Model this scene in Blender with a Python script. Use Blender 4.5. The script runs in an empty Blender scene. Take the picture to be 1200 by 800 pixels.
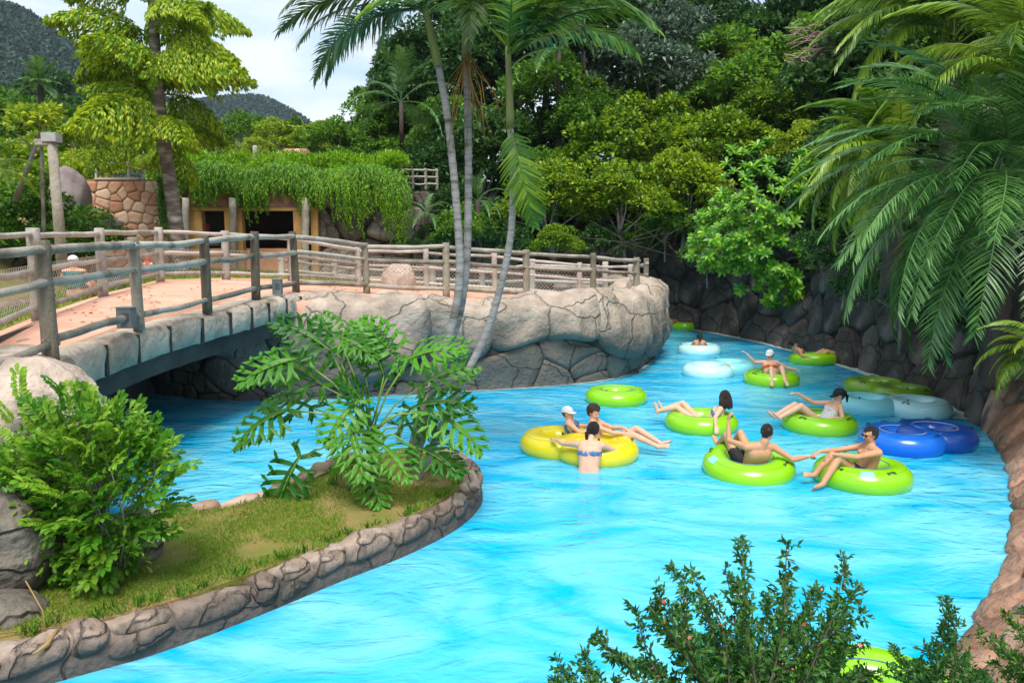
import bpy, bmesh, math, random
import numpy as np
from mathutils import Vector, Matrix, noise, Quaternion
PI = math.pi
R = math.radians
sc = bpy.context.scene
C = sc.collection
rng = random.Random(11)
nr = np.random.RandomState(5)

# ------------------------------------------------------------------ camera
CAM_H = 2.9
PITCH = R(7.0)
FPX = 900.0
cam = bpy.data.cameras.new('camera')
camo = bpy.data.objects.new('camera', cam); C.objects.link(camo)
camo.location = (0, 0, CAM_H)
camo.rotation_euler = (PI/2 - PITCH, 0, 0)
cam.sensor_width = 36.0
cam.lens = 36.0*FPX/1200.0
cam.clip_start = 0.05; cam.clip_end = 6000
sc.camera = camo

# ------------------------------------------------------------------ world: bright cloudy sky over a Nishita sky
SUN_EL, SUN_AZ = R(60), R(180)      # azimuth measured from +Y clockwise
w = bpy.data.worlds.new("World"); sc.world = w; w.use_nodes = True
nt = w.node_tree; nt.nodes.clear()
o = nt.nodes.new('ShaderNodeOutputWorld'); bgn = nt.nodes.new('ShaderNodeBackground')
sky = nt.nodes.new('ShaderNodeTexSky'); sky.sky_type = 'NISHITA'; sky.sun_disc = False
sky.sun_elevation = SUN_EL; sky.sun_rotation = SUN_AZ
tc = nt.nodes.new('ShaderNodeTexCoord')
mp = nt.nodes.new('ShaderNodeMapping'); mp.inputs['Scale'].default_value = (1.6, 1.6, 4.2)
mp.inputs['Location'].default_value = (0.3, 0.1, 0.2)
nz = nt.nodes.new('ShaderNodeTexNoise'); nz.inputs['Scale'].default_value = 2.0; nz.inputs['Detail'].default_value = 7
nz.inputs['Roughness'].default_value = 0.55
cr = nt.nodes.new('ShaderNodeValToRGB')
cr.color_ramp.elements[0].position = 0.30; cr.color_ramp.elements[0].color = (0.50, 0.50, 0.50, 1)
cr.color_ramp.elements[1].position = 0.60; cr.color_ramp.elements[1].color = (1, 1, 1, 1)
nz2 = nt.nodes.new('ShaderNodeTexNoise'); nz2.inputs['Scale'].default_value = 5.0; nz2.inputs['Detail'].default_value = 6
cr2 = nt.nodes.new('ShaderNodeValToRGB')
cr2.color_ramp.elements[0].position = 0.33; cr2.color_ramp.elements[0].color = (4.4, 5.9, 7.6, 1)
cr2.color_ramp.elements[1].position = 0.62; cr2.color_ramp.elements[1].color = (6.8, 7.3, 7.7, 1)
mx = nt.nodes.new('ShaderNodeMixRGB')
nt.links.new(tc.outputs['Generated'], mp.inputs['Vector'])
nt.links.new(mp.outputs[0], nz.inputs['Vector']); nt.links.new(mp.outputs[0], nz2.inputs['Vector'])
nt.links.new(nz.outputs['Fac'], cr.inputs['Fac']); nt.links.new(nz2.outputs['Fac'], cr2.inputs['Fac'])
nt.links.new(cr.outputs[0], mx.inputs['Fac'])
nt.links.new(sky.outputs[0], mx.inputs[1]); nt.links.new(cr2.outputs[0], mx.inputs[2])
nt.links.new(mx.outputs[0], bgn.inputs['Color']); bgn.inputs['Strength'].default_value = 0.1
nt.links.new(bgn.outputs[0], o.inputs['Surface'])

sunl = bpy.data.lights.new('sun', 'SUN'); sunl.energy = 3.1; sunl.angle = R(26); sunl.color = (1.0, 0.95, 0.86)
suno = bpy.data.objects.new('sun', sunl); C.objects.link(suno)
sd = Vector((math.sin(SUN_AZ)*math.cos(SUN_EL), math.cos(SUN_AZ)*math.cos(SUN_EL), math.sin(SUN_EL)))
suno.rotation_euler = sd.to_track_quat('Z', 'Y').to_euler(); suno.location = (0, -5, 30)
sc.view_settings.view_transform = 'Standard'; sc.view_settings.look = 'None'
sc.view_settings.exposure = 0.62; sc.view_settings.gamma = 1; sc.view_settings.use_curve_mapping = False
sc.cycles.max_bounces = 8; sc.cycles.transparent_max_bounces = 12
sc.cycles.diffuse_bounces = 3; sc.cycles.glossy_bounces = 3; sc.cycles.transmission_bounces = 4; sc.cycles.volume_bounces = 0

# ------------------------------------------------------------------ helpers
sp_, cp_ = math.sin(PITCH), math.cos(PITCH)
def ray(px, py):
    a, b = px-600.0, 400.0-py
    return Vector((a, cp_*FPX + sp_*b, -sp_*FPX + cp_*b))
def W(px, py, z=0.0):                 # point of the photograph on the level z
    r = ray(px, py); return Vector((0, 0, CAM_H)) + r*((z-CAM_H)/r.z)
def A(px, py, Y):                     # point of the photograph at distance Y
    r = ray(px, py); return Vector((0, 0, CAM_H)) + r*(Y/r.y)

def mesh(name, V, F, mats=None, smooth=True):
    me = bpy.data.meshes.new(name)
    if isinstance(V, np.ndarray) and isinstance(F, np.ndarray):
        n, k = F.shape
        me.vertices.add(len(V)); me.vertices.foreach_set('co', V.astype(np.float32).ravel())
        me.loops.add(n*k); me.loops.foreach_set('vertex_index', F.astype(np.int32).ravel())
        me.polygons.add(n); me.polygons.foreach_set('loop_start', np.arange(0, n*k, k, dtype=np.int32))
        me.polygons.foreach_set('loop_total', np.full(n, k, dtype=np.int32))
        me.update(calc_edges=True)
    else:
        me.from_pydata([tuple(v) for v in V], [], [tuple(f) for f in F]); me.update()
    if mats:
        for m in (mats if isinstance(mats, (list, tuple)) else [mats]): me.materials.append(m)
    if smooth:
        me.polygons.foreach_set('use_smooth', [True]*len(me.polygons))
    return me
def link(name, me, parent=None, loc=(0, 0, 0), rot=(0, 0, 0), scale=None):
    ob = bpy.data.objects.new(name, me); C.objects.link(ob)
    ob.parent = parent; ob.location = loc; ob.rotation_euler = rot
    if scale is not None: ob.scale = (scale,)*3 if isinstance(scale, (int, float)) else scale
    return ob
def obj(name, V, F, m, parent=None, loc=(0, 0, 0), rot=(0, 0, 0), smooth=True, scale=None):
    return link(name, mesh(name, V, F, m, smooth), parent, loc, rot, scale)
def tag(ob, label=None, cat=None, group=None, kind=None):
    if label: ob['label'] = label
    if cat: ob['category'] = cat
    if group: ob['group'] = group
    if kind: ob['kind'] = kind
    return ob
def thing(name, label, cat, loc=(0, 0, 0), rz=0.0, group=None):
    ob = bpy.data.objects.new(name, None); C.objects.link(ob); ob.empty_display_size = 0.2
    ob.location = loc; ob.rotation_euler = (0, 0, rz)
    return tag(ob, label, cat, group)
def dup(root, loc, rot=(0, 0, 0), scale=1.0, label=None):
    r = root.copy(); C.objects.link(r); r.location = loc; r.rotation_euler = rot
    r.scale = (scale,)*3 if isinstance(scale, (int, float)) else scale
    if label: r['label'] = label
    for ch in list(root.children):
        c = ch.copy(); C.objects.link(c); c.parent = r
        for g in list(ch.children):
            d = g.copy(); C.objects.link(d); d.parent = c
    return r

class MB:
    def __init__(s): s.V = []; s.F = []
    def add(s, V, F):
        b = len(s.V); s.V += [Vector(v) for v in V]; s.F += [tuple(i+b for i in f) for f in F]
    def tube(s, pts, rad, n=8, cap=True, jit=0.0):
        pts = [Vector(p) for p in pts]
        if isinstance(rad, (int, float)): rad = [rad]*len(pts)
        b = len(s.V); up = None
        for i, p in enumerate(pts):
            t = (pts[min(i+1, len(pts)-1)] - pts[max(i-1, 0)])
            if t.length < 1e-9: t = Vector((0, 0, 1))
            t.normalize()
            if up is None: up = t.orthogonal().normalized()
            else:
                up = up - t*up.dot(t)
                up = up.normalized() if up.length > 1e-6 else t.orthogonal().normalized()
            v = t.cross(up)
            for k in range(n):
                a = 2*PI*k/n
                r = rad[i]*(1+(rng.uniform(-jit, jit) if jit else 0))
                s.V.append(p + up*math.cos(a)*r + v*math.sin(a)*r)
        for i in range(len(pts)-1):
            for k in range(n):
                k2 = (k+1) % n
                s.F.append((b+i*n+k, b+i*n+k2, b+(i+1)*n+k2, b+(i+1)*n+k))
        if cap:
            s.F.append(tuple(b+k for k in range(n))[::-1])
            s.F.append(tuple(b+(len(pts)-1)*n+k for k in range(n)))
    def box(s, c, sz, rz=0.0, bev=0.0):
        c = Vector(c); h = Vector(sz)/2; M = Matrix.Rotation(rz, 3, 'Z')
        if bev <= 0:
            V = [c + M @ Vector((x*h.x, y*h.y, z*h.z)) for x in (-1, 1) for y in (-1, 1) for z in (-1, 1)]
            s.add(V, [(0, 1, 3, 2), (4, 6, 7, 5), (0, 4, 5, 1), (2, 3, 7, 6), (0, 2, 6, 4), (1, 5, 7, 3)])
        else:
            bm = bmesh.new(); bmesh.ops.create_cube(bm, size=1)
            for v in bm.verts: v.co = Vector((v.co.x*sz[0], v.co.y*sz[1], v.co.z*sz[2]))
            bmesh.ops.bevel(bm, geom=bm.edges[:], offset=bev, segments=2, affect='EDGES')
            bm.verts.index_update()
            s.add([c + M @ v.co for v in bm.verts], [[v.index for v in f.verts] for f in bm.faces]); bm.free()
    def ell(s, c, r, M=None, seg=16, rings=10):
        c = Vector(c); V = []; F = []
        M = M or Matrix.Identity(3)
        for i in range(1, rings):
            th = PI*i/rings
            for k in range(seg):
                a = 2*PI*k/seg
                V.append(c + M @ Vector((r[0]*math.sin(th)*math.cos(a), r[1]*math.sin(th)*math.sin(a), r[2]*math.cos(th))))
        V.append(c + M @ Vector((0, 0, r[2]))); V.append(c + M @ Vector((0, 0, -r[2])))
        T, B = len(V)-2, len(V)-1
        for i in range(rings-2):
            for k in range(seg):
                k2 = (k+1) % seg
                F.append((i*seg+k, (i+1)*seg+k, (i+1)*seg+k2, i*seg+k2))
        for k in range(seg):
            F.append((T, k, (k+1) % seg)); F.append((B, (rings-2)*seg+(k+1) % seg, (rings-2)*seg+k))
        s.add(V, F)
    def cap(s, a, b, ra, rb, n=12):          # tapered capsule
        a, b = Vector(a), Vector(b); d = (b-a)
        L = d.length
        if L < 1e-6: s.ell(a, (ra,)*3); return
        d /= L; pts = []; rad = []
        for k in range(5):
            t = PI/2*k/4; pts.append(a - d*ra*math.cos(t)); rad.append(max(ra*math.sin(t), 1e-4))
        pts.append((a+b)/2); rad.append((ra+rb)/2)
        for k in range(5):
            t = PI/2*(k)/4; pts.append(b + d*rb*math.sin(t)); rad.append(max(rb*math.cos(t), 1e-4))
        s.tube(pts, rad, n)
    def build(s, name, m, parent=None, loc=(0, 0, 0), rot=(0, 0, 0), smooth=True):
        return obj(name, s.V, s.F, m, parent, loc, rot, smooth)

# ------------------------------------------------------------------ materials
def lin(c):
    return tuple((x/12.92 if x <= 0.04045 else ((x+0.055)/1.055)**2.4) for x in [v/255 for v in c])
def mat(name, cols, scale=3.0, rough=0.7, bump=0.0, bscale=20.0, spec=0.3, trans=0.0, island=0.0, objrand=0.0,
        coat=0.0, detail=6, stretch=None, patch=None, bdist=0.03, grime_shade=None, crack=None):
    """cols: list of linear colours through a noise ramp"""
    m = bpy.data.materials.new(name); m.use_nodes = True
    n = m.node_tree.nodes; l = m.node_tree.links
    b = n['Principled BSDF']; b.inputs['Roughness'].default_value = rough
    b.inputs['Specular IOR Level'].default_value = spec
    b.inputs['Coat Weight'].default_value = coat; b.inputs['Coat Roughness'].default_value = 0.12
    tcn = n.new('ShaderNodeTexCoord'); src = tcn.outputs['Object']
    if stretch:
        mpn = n.new('ShaderNodeMapping'); mpn.inputs['Scale'].default_value = stretch
        l.new(src, mpn.inputs['Vector']); src = mpn.outputs[0]
    if len(cols) == 1: cols = [cols[0], tuple(c*0.85 for c in cols[0])]
    no = n.new('ShaderNodeTexNoise'); no.inputs['Scale'].default_value = scale; no.inputs['Detail'].default_value = detail
    no.inputs['Roughness'].default_value = 0.6
    l.new(src, no.inputs['Vector'])
    fac = no.outputs['Fac']
    if island > 0:
        g = n.new('ShaderNodeNewGeometry'); ma = n.new('ShaderNodeMath'); ma.operation = 'MULTIPLY_ADD'
        sub = n.new('ShaderNodeMath'); sub.operation = 'SUBTRACT'; sub.inputs[1].default_value = 0.5
        l.new(g.outputs['Random Per Island'], sub.inputs[0]); l.new(sub.outputs[0], ma.inputs[0]); ma.inputs[1].default_value = island
        l.new(fac, ma.inputs[2]); fac = ma.outputs[0]
    if objrand > 0:
        oi = n.new('ShaderNodeObjectInfo'); ma = n.new('ShaderNodeMath'); ma.operation = 'MULTIPLY_ADD'
        sub = n.new('ShaderNodeMath'); sub.operation = 'SUBTRACT'; sub.inputs[1].default_value = 0.5
        l.new(oi.outputs['Random'], sub.inputs[0]); l.new(sub.outputs[0], ma.inputs[0]); ma.inputs[1].default_value = objrand
        l.new(fac, ma.inputs[2]); fac = ma.outputs[0]
    r = n.new('ShaderNodeValToRGB'); e = r.color_ramp.elements
    lo, hi = 0.30, 0.70
    e[0].position = lo; e[0].color = (*cols[0], 1); e[1].position = hi; e[1].color = (*cols[-1], 1)
    for i, c in enumerate(cols[1:-1]):
        x = e.new(lo + (hi-lo)*(i+1)/(len(cols)-1)); x.color = (*c, 1)
    l.new(fac, r.inputs['Fac']); col = r.outputs[0]
    if patch:                                    # (colour, scale, threshold) blotches of dirt, moss or lichen
        pn = n.new('ShaderNodeTexNoise'); pn.inputs['Scale'].default_value = patch[1]; pn.inputs['Detail'].default_value = 8
        pr = n.new('ShaderNodeValToRGB'); pr.color_ramp.elements[0].position = patch[2]; pr.color_ramp.elements[1].position = patch[2]+0.12
        mm = n.new('ShaderNodeMixRGB'); mm.inputs[2].default_value = (*patch[0], 1)
        l.new(src, pn.inputs['Vector']); l.new(pn.outputs['Fac'], pr.inputs['Fac']); l.new(pr.outputs[0], mm.inputs['Fac'])
        l.new(col, mm.inputs[1]); col = mm.outputs[0]
    if grime_shade:                                    # algae, dirt and painted shade, darker towards the waterline: (colour, height, spread)
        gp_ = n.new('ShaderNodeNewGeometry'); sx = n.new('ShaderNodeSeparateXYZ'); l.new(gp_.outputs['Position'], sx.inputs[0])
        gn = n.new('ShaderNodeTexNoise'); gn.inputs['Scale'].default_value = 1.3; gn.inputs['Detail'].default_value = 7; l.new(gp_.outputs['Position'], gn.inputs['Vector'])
        m1 = n.new('ShaderNodeMath'); m1.operation = 'MULTIPLY_ADD'; m1.inputs[1].default_value = -grime_shade[2]*2; l.new(gn.outputs['Fac'], m1.inputs[0]); l.new(sx.outputs['Z'], m1.inputs[2])
        mr = n.new('ShaderNodeMapRange'); mr.inputs['From Min'].default_value = grime_shade[1]-grime_shade[2]*1.5; mr.inputs['From Max'].default_value = grime_shade[1]-grime_shade[2]*.5
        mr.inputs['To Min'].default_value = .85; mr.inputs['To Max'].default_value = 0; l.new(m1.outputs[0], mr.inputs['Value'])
        mm = n.new('ShaderNodeMixRGB'); mm.inputs[2].default_value = (*grime_shade[0], 1); l.new(mr.outputs[0], mm.inputs['Fac']); l.new(col, mm.inputs[1]); col = mm.outputs[0]
    l.new(col, b.inputs['Base Color'])
    if crack:                                    # hairline cracks of carved rock: (scale, width)
        dn = n.new('ShaderNodeTexNoise'); dn.inputs['Scale'].default_value = 2.2; dn.inputs['Detail'].default_value = 5; l.new(src, dn.inputs['Vector'])
        dm = n.new('ShaderNodeVectorMath'); dm.operation = 'MULTIPLY_ADD'; dm.inputs[1].default_value = (.35, .35, .35); l.new(dn.outputs['Color'], dm.inputs[0]); l.new(src, dm.inputs[2])
        vo = n.new('ShaderNodeTexVoronoi'); vo.feature = 'DISTANCE_TO_EDGE'; vo.inputs['Scale'].default_value = crack[0]; l.new(dm.outputs[0], vo.inputs['Vector'])
        cm = n.new('ShaderNodeMapRange'); cm.inputs['From Min'].default_value = 0; cm.inputs['From Max'].default_value = crack[1]; l.new(vo.outputs['Distance'], cm.inputs['Value'])
        cx_ = n.new('ShaderNodeMixRGB'); cx_.inputs[1].default_value = (.05, .042, .035, 1); cmx = n.new('ShaderNodeMath'); cmx.operation = 'MULTIPLY_ADD'; cmx.inputs[1].default_value = .42; cmx.inputs[2].default_value = .58
        l.new(cm.outputs[0], cmx.inputs[0]); l.new(cmx.outputs[0], cx_.inputs['Fac']); l.new(col, cx_.inputs[2]); l.new(cx_.outputs[0], b.inputs['Base Color'])
    if bump > 0:
        bn = n.new('ShaderNodeTexNoise'); bn.inputs['Scale'].default_value = bscale; bn.inputs['Detail'].default_value = 8
        bb = n.new('ShaderNodeBump'); bb.inputs['Strength'].default_value = bump; bb.inputs['Distance'].default_value = bdist
        l.new(src, bn.inputs['Vector']); hsrc = bn.outputs['Fac']
        if crack:
            ha = n.new('ShaderNodeMath'); ha.operation = 'MULTIPLY_ADD'; ha.inputs[1].default_value = .7; l.new(cm.outputs[0], ha.inputs[0]); l.new(hsrc, ha.inputs[2]); hsrc = ha.outputs[0]
        l.new(hsrc, bb.inputs['Height']); l.new(bb.outputs[0], b.inputs['Normal'])
    if trans > 0:
        t = n.new('ShaderNodeBsdfTranslucent'); ms = n.new('ShaderNodeMixShader'); ms.inputs[0].default_value = trans
        hs = n.new('ShaderNodeHueSaturation'); hs.inputs['Value'].default_value = 1.5; hs.inputs['Hue'].default_value = 0.485
        l.new(col, hs.inputs['Color']); l.new(hs.outputs[0], t.inputs['Color'])
        l.new(b.outputs[0], ms.inputs[1]); l.new(t.outputs[0], ms.inputs[2]); l.new(ms.outputs[0], n['Material Output'].inputs['Surface'])
    return m
M = {}
def leafmat(k, a, b, **kw):
    kw.setdefault('trans', 0.35); kw.setdefault('rough', 0.45); kw.setdefault('island', 0.7); kw.setdefault('objrand', 0.25)
    kw.setdefault('scale', 0.7); kw.setdefault('spec', 0.4)
    mid = tuple((x+y)/2 for x, y in zip(a, b))
    M[k] = mat(k, [a, mid, b], **kw)
M['rock_light'] = mat('rock_light', [(.33, .25, .20), (.50, .395, .325), (.60, .49, .41)], 2.2, .9, 1.0, 12, bdist=.05, patch=((.15, .14, .13), 1.3, .60))
M['rock_wall'] = mat('rock_wall', [(.25, .20, .16), (.41, .33, .265), (.55, .45, .375)], 1.8, .9, .9, 11, patch=((.17, .15, .13), 1.1, .60), bdist=.06, grime_shade=((.085, .078, .07), 1.25, .95), crack=(.7, .016))  # darkening towards the foot holds real dirt and painted sky shade together
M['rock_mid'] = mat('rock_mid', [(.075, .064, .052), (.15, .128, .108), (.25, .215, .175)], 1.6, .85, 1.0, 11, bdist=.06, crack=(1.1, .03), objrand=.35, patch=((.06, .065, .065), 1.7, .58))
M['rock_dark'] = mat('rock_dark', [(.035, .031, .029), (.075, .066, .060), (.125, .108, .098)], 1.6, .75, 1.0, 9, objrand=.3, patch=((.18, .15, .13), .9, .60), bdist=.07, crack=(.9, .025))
M['rock_brown'] = mat('rock_brown', [(.24, .12, .075), (.38, .21, .14), (.52, .32, .23)], 2.4, .85, 1.0, 14, objrand=.3, patch=((.12, .10, .08), 1.9, .58), bdist=.05)
M['kerb_rock'] = mat('kerb_rock', [(.16, .115, .09), (.29, .215, .17), (.44, .335, .275)], 3.0, .85, 1.0, 16, objrand=.3, patch=((.07, .06, .05), 2.6, .56), bdist=.04, grime_shade=((.06, .055, .05), .20, .12), crack=(1.2, .018))
M['kerb_tan'] = mat('kerb_tan', [(.26, .17, .12), (.40, .27, .20), (.50, .37, .29)], 3.0, .9, .5, 18, objrand=.4)
M['mortar_dark'] = mat('mortar_dark', [(.03, .028, .027), (.06, .055, .05)], 5, .95, .4, 20)
M['mortar_brown'] = mat('mortar_brown', [(.10, .07, .055), (.15, .11, .09)], 5, .95, .4, 20)
M['block'] = mat('bridge_block', [(.27, .22, .17), (.42, .35, .28), (.52, .44, .36)], 3.0, .9, 1.0, 12, objrand=.3, patch=((.15, .13, .10), 1.8, .57), bdist=.05)
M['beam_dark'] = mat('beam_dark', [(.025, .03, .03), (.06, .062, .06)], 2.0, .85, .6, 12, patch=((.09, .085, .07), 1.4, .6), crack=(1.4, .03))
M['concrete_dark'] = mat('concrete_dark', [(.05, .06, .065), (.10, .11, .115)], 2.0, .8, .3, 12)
M['path'] = mat('salmon_path', [(.54, .26, .17), (.65, .35, .25), (.72, .44, .33)], 1.2, .95, .4, 40, patch=((.66, .48, .38), .9, .62))
M['wood'] = mat('weathered_wood', [(.17, .15, .12), (.33, .30, .25), (.44, .41, .36)], 2.6, .85, .6, 22, stretch=(1, 1, 1), objrand=.3, patch=((.12, .12, .08), 1.7, .60))
M['wood_post'] = mat('post_wood', [(.11, .09, .065), (.21, .18, .135), (.32, .285, .225)], 2.6, .85, .8, 20, stretch=(1, 1, .5), objrand=.4, patch=((.07, .07, .035), 1.5, .60), bdist=.05)
M['wood_pale'] = mat('pale_wood', [(.27, .24, .21), (.43, .39, .345), (.54, .50, .45)], 3.0, .85, .5, 24, objrand=.3)
M['wire'] = mat('wire', [(.60, .54, .45), (.48, .43, .36)], 8, .5, spec=.4)
M['flag'] = mat('flagstone', [(.40, .19, .11), (.50, .29, .18), (.60, .42, .30)], 1.4, .9, .7, 16, objrand=.5)
M['flag_mortar'] = mat('flag_mortar', [(.22, .13, .09), (.30, .2, .15)], 5, .95, .3, 20)
M['ochre'] = mat('ochre_paint', [(.34, .19, .06), (.46, .28, .09)], 2.2, .8, .2, 18, patch=((.3, .2, .1), 3, .62))
M['orange_wall'] = mat('orange_wall', [(.50, .22, .10), (.62, .32, .17)], 2.2, .9, .3, 18, patch=((.40, .26, .18), 2, .6))
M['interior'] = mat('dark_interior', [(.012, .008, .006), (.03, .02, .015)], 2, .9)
M['bark_grey'] = mat('grey_bark', [(.10, .09, .08), (.22, .20, .18), (.32, .30, .28)], 5, .85, .6, 20, stretch=(1, 1, .5))
M['bark_dark'] = mat('dark_bark', [(.04, .03, .025), (.10, .08, .065)], 5, .9, .6, 20, stretch=(1, 1, .4))
M['crownshaft'] = mat('crownshaft', [(.13, .13, .04), (.24, .27, .08)], 3, .5, .2, 10, stretch=(2, 2, .3))
M['fruit_stalk'] = mat('fruit_stalk', [(.25, .13, .03), (.38, .2, .05)], 4, .6)
M['soil'] = mat('soil', [(.07, .045, .025), (.14, .09, .05), (.10, .12, .03)], 1.6, .95, .5, 30)
M['turf'] = mat('turf', [(.12, .17, .018), (.22, .18, .05), (.36, .21, .11)], 1.6, .95, .5, 60)
M['forest_floor'] = mat('forest_floor', [(.02, .03, .008), (.05, .06, .02), (.07, .05, .03)], .8, .95, .5, 10)
leafmat('grass', (.06, .19, .010), (.23, .35, .03), trans=.3, scale=.9, island=.5)
leafmat('leaf_lime', (.10, .22, .008), (.36, .46, .03))
leafmat('leaf_yellowgreen', (.040, .13, .004), (.30, .44, .018), island=.6)
leafmat('leaf_mid', (.028, .11, .008), (.15, .32, .025))
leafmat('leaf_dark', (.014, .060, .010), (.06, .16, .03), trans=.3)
leafmat('leaf_blue', (.03, .07, .04), (.15, .22, .15), trans=.2)
leafmat('leaf_bright', (.055, .22, .010), (.25, .50, .03), spec=.5, rough=.35)
leafmat('leaf_philo', (.018, .12, .008), (.10, .31, .02), spec=.35, rough=.4, island=0, scale=2.0, objrand=.5)
leafmat('leaf_bush', (.06, .21, .010), (.27, .45, .035), island=.5, objrand=.8)
leafmat('leaf_caryota', (.11, .26, .006), (.42, .52, .02), island=.8, scale=.35)
leafmat('palm_green', (.045, .14, .008), (.25, .38, .03), trans=.3, island=.5, spec=.5, rough=.35, objrand=.5)
leafmat('palm_slim', (.05, .11, .02), (.24, .33, .12), trans=.2, island=.5, spec=.5, rough=.35, objrand=.5)
leafmat('palm_grey', (.022, .10, .014), (.16, .33, .085), trans=.2, island=.5, spec=.6, rough=.3, objrand=.5)
leafmat('palm_dark', (.02, .06, .02), (.09, .16, .06), trans=.2, spec=.5, rough=.35, objrand=.5)
leafmat('palm_dry', (.22, .12, .04), (.45, .30, .12), trans=.2)
leafmat('vine', (.06, .21, .004), (.25, .46, .014), island=.9)
leafmat('fern_small', (.02, .085, .012), (.08, .21, .03), island=.7)
leafmat('far_leaf', (.018, .045, .040), (.040, .082, .055), trans=.0, island=.5, scale=.02, spec=.1)  # blue haze of distance mixed into the leaf colour
M['far_forest'] = mat('far_forest', [(.003, .014, .012), (.010, .032, .022), (.04, .075, .040)], .16, .95, 1.0, .6, detail=14, bdist=2.0)  # bluish haze tint painted into the slope's green
M['stem_green'] = mat('stem_green', [(.16, .26, .05), (.26, .34, .08)], 5, .5)
M['petal'] = mat('petal', [(.75, .22, .22), (.8, .4, .38)], 5, .6)
M['petal_red'] = mat('petal_red', [(.45, .06, .05), (.6, .12, .08)], 5, .6)
def vinyl(k, c, c2=None):
    M[k] = mat(k, [c, c2 or tuple(x*.92 for x in c)], 2.0, .28, .04, 6, spec=.5, coat=.4)
vinyl('v_lime', (.25, .60, .004)); vinyl('v_yellow', (.80, .66, .01)); vinyl('v_olive', (.20, .36, .008))
vinyl('v_white', (.52, .86, .88)); vinyl('v_blue', (.004, .14, .68)); vinyl('v_navy', (.006, .07, .38)); vinyl('v_teal', (.26, .74, .80))
vinyl('v_black', (.012, .014, .02)); vinyl('v_seam', (.04, .16, .40)); vinyl('v_print', (.03, .45, .10)); vinyl('v_whiteline', (.65, .6, .6))
vinyl('v_orange', (.85, .45, .02))
def skin(k, c):
    m = mat(k, [tuple(x*.86 for x in c), c, (min(c[0]*1.1, .9), c[1]*.98, c[2]*.94)], 6, .5, .05, 60, spec=.35)
    b = m.node_tree.nodes['Principled BSDF']; b.inputs['Subsurface Weight'].default_value = .12
    b.inputs['Subsurface Radius'].default_value = (.02, .008, .004); b.inputs['Subsurface Scale'].default_value = .3; M[k] = m
skin('skin_fair', (.72, .42, .29)); skin('skin_tan', (.56, .29, .16)); skin('skin_brown', (.34, .15, .08))
M['hair_dark'] = mat('hair_dark', [(.010, .007, .006), (.03, .018, .014)], 30, .45, .8, 60, spec=.4, stretch=(3, 3, .6))
M['hair_brown'] = mat('hair_brown', [(.03, .014, .008), (.08, .04, .02)], 30, .5, .8, 60, spec=.4)
M['cloth_white'] = mat('cloth_white', [(.78, .78, .78), (.68, .68, .70)], 20, .8, .2, 200)
M['cloth_black'] = mat('cloth_black', [(.012, .012, .014), (.03, .03, .035)], 20, .8, .2, 200)
M['cloth_blue'] = mat('cloth_blue', [(.06, .14, .3), (.12, .22, .4)], 20, .7, .2, 200)
M['cloth_red'] = mat('cloth_red', [(.45, .03, .05), (.55, .1, .1)], 20, .7, .2, 200)
M['cloth_orange'] = mat('cloth_orange', [(.7, .1, .03), (.6, .16, .05)], 20, .7, .2, 200)
M['cloth_teal'] = mat('cloth_teal', [(.02, .13, .13), (.04, .2, .2)], 20, .7, .2, 200)
M['lip'] = mat('lip', [(.45, .14, .11)], 5, .5)
M['eye_dark'] = mat('eye_dark', [(.01, .01, .01)], 5, .2, spec=.6)
M['metal_dark'] = mat('dark_metal', [(.10, .12, .13), (.17, .19, .20)], 6, .5, .1, 30)
M['lamp_metal'] = mat('lamp_metal', [(.25, .25, .24), (.4, .4, .38)], 6, .6, .1, 30)
M['edge_white'] = mat('edge_white', [(.45, .58, .58), (.65, .75, .74)], 3, .6, .2, 30)
M['red_paint'] = mat('red_paint', [(.55, .05, .03)], 5, .4)
# ------------------------------------------------------------------ geometry tools
def fbm(p, s, seed=0.0):
    v = Vector((p[0]*s+seed, p[1]*s+seed*1.7, p[2]*s-seed))
    return noise.noise(v) + .5*noise.noise(v*2.1) + .25*noise.noise(v*4.3)
def resample(pts, step):
    pts = [Vector(p) for p in pts]; out = [pts[0].copy()]; acc = 0
    # Catmull-Rom then even spacing
    dense = []
    P = [pts[0]*2-pts[1]] + pts + [pts[-1]*2-pts[-2]]
    for i in range(1, len(P)-2):
        for k in range(16):
            t = k/16
            dense.append(0.5*((2*P[i]) + (-P[i-1]+P[i+1])*t + (2*P[i-1]-5*P[i]+4*P[i+1]-P[i+2])*t*t + (-P[i-1]+3*P[i]-3*P[i+1]+P[i+2])*t**3))
    dense.append(pts[-1])
    last = dense[0]; acc = 0.0
    for a, b in zip(dense, dense[1:]):
        acc += (b-a).length
        if acc >= step: out.append(b.copy()); acc = 0
    if (out[-1]-dense[-1]).length > step*.3: out.append(dense[-1].copy())
    return out
class Curve:
    def __init__(s, pts, flip=False):
        s.p = resample(pts, .08); s.u = [0]
        for a, b in zip(s.p, s.p[1:]): s.u.append(s.u[-1]+(b-a).length)
        s.L = s.u[-1]; s.flip = flip
    def at(s, u):
        u = max(0, min(s.L-1e-6, u))
        i = int(np.searchsorted(s.u, u, side='right'))-1; i = max(0, min(i, len(s.p)-2))
        t = (u-s.u[i])/(s.u[i+1]-s.u[i])
        return s.p[i].lerp(s.p[i+1], t)
    def n(s, u):
        d = s.at(u+.25)-s.at(u-.25); d.z = 0; d.normalize()
        v = Vector((d.y, -d.x, 0)); return -v if s.flip else v
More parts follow.
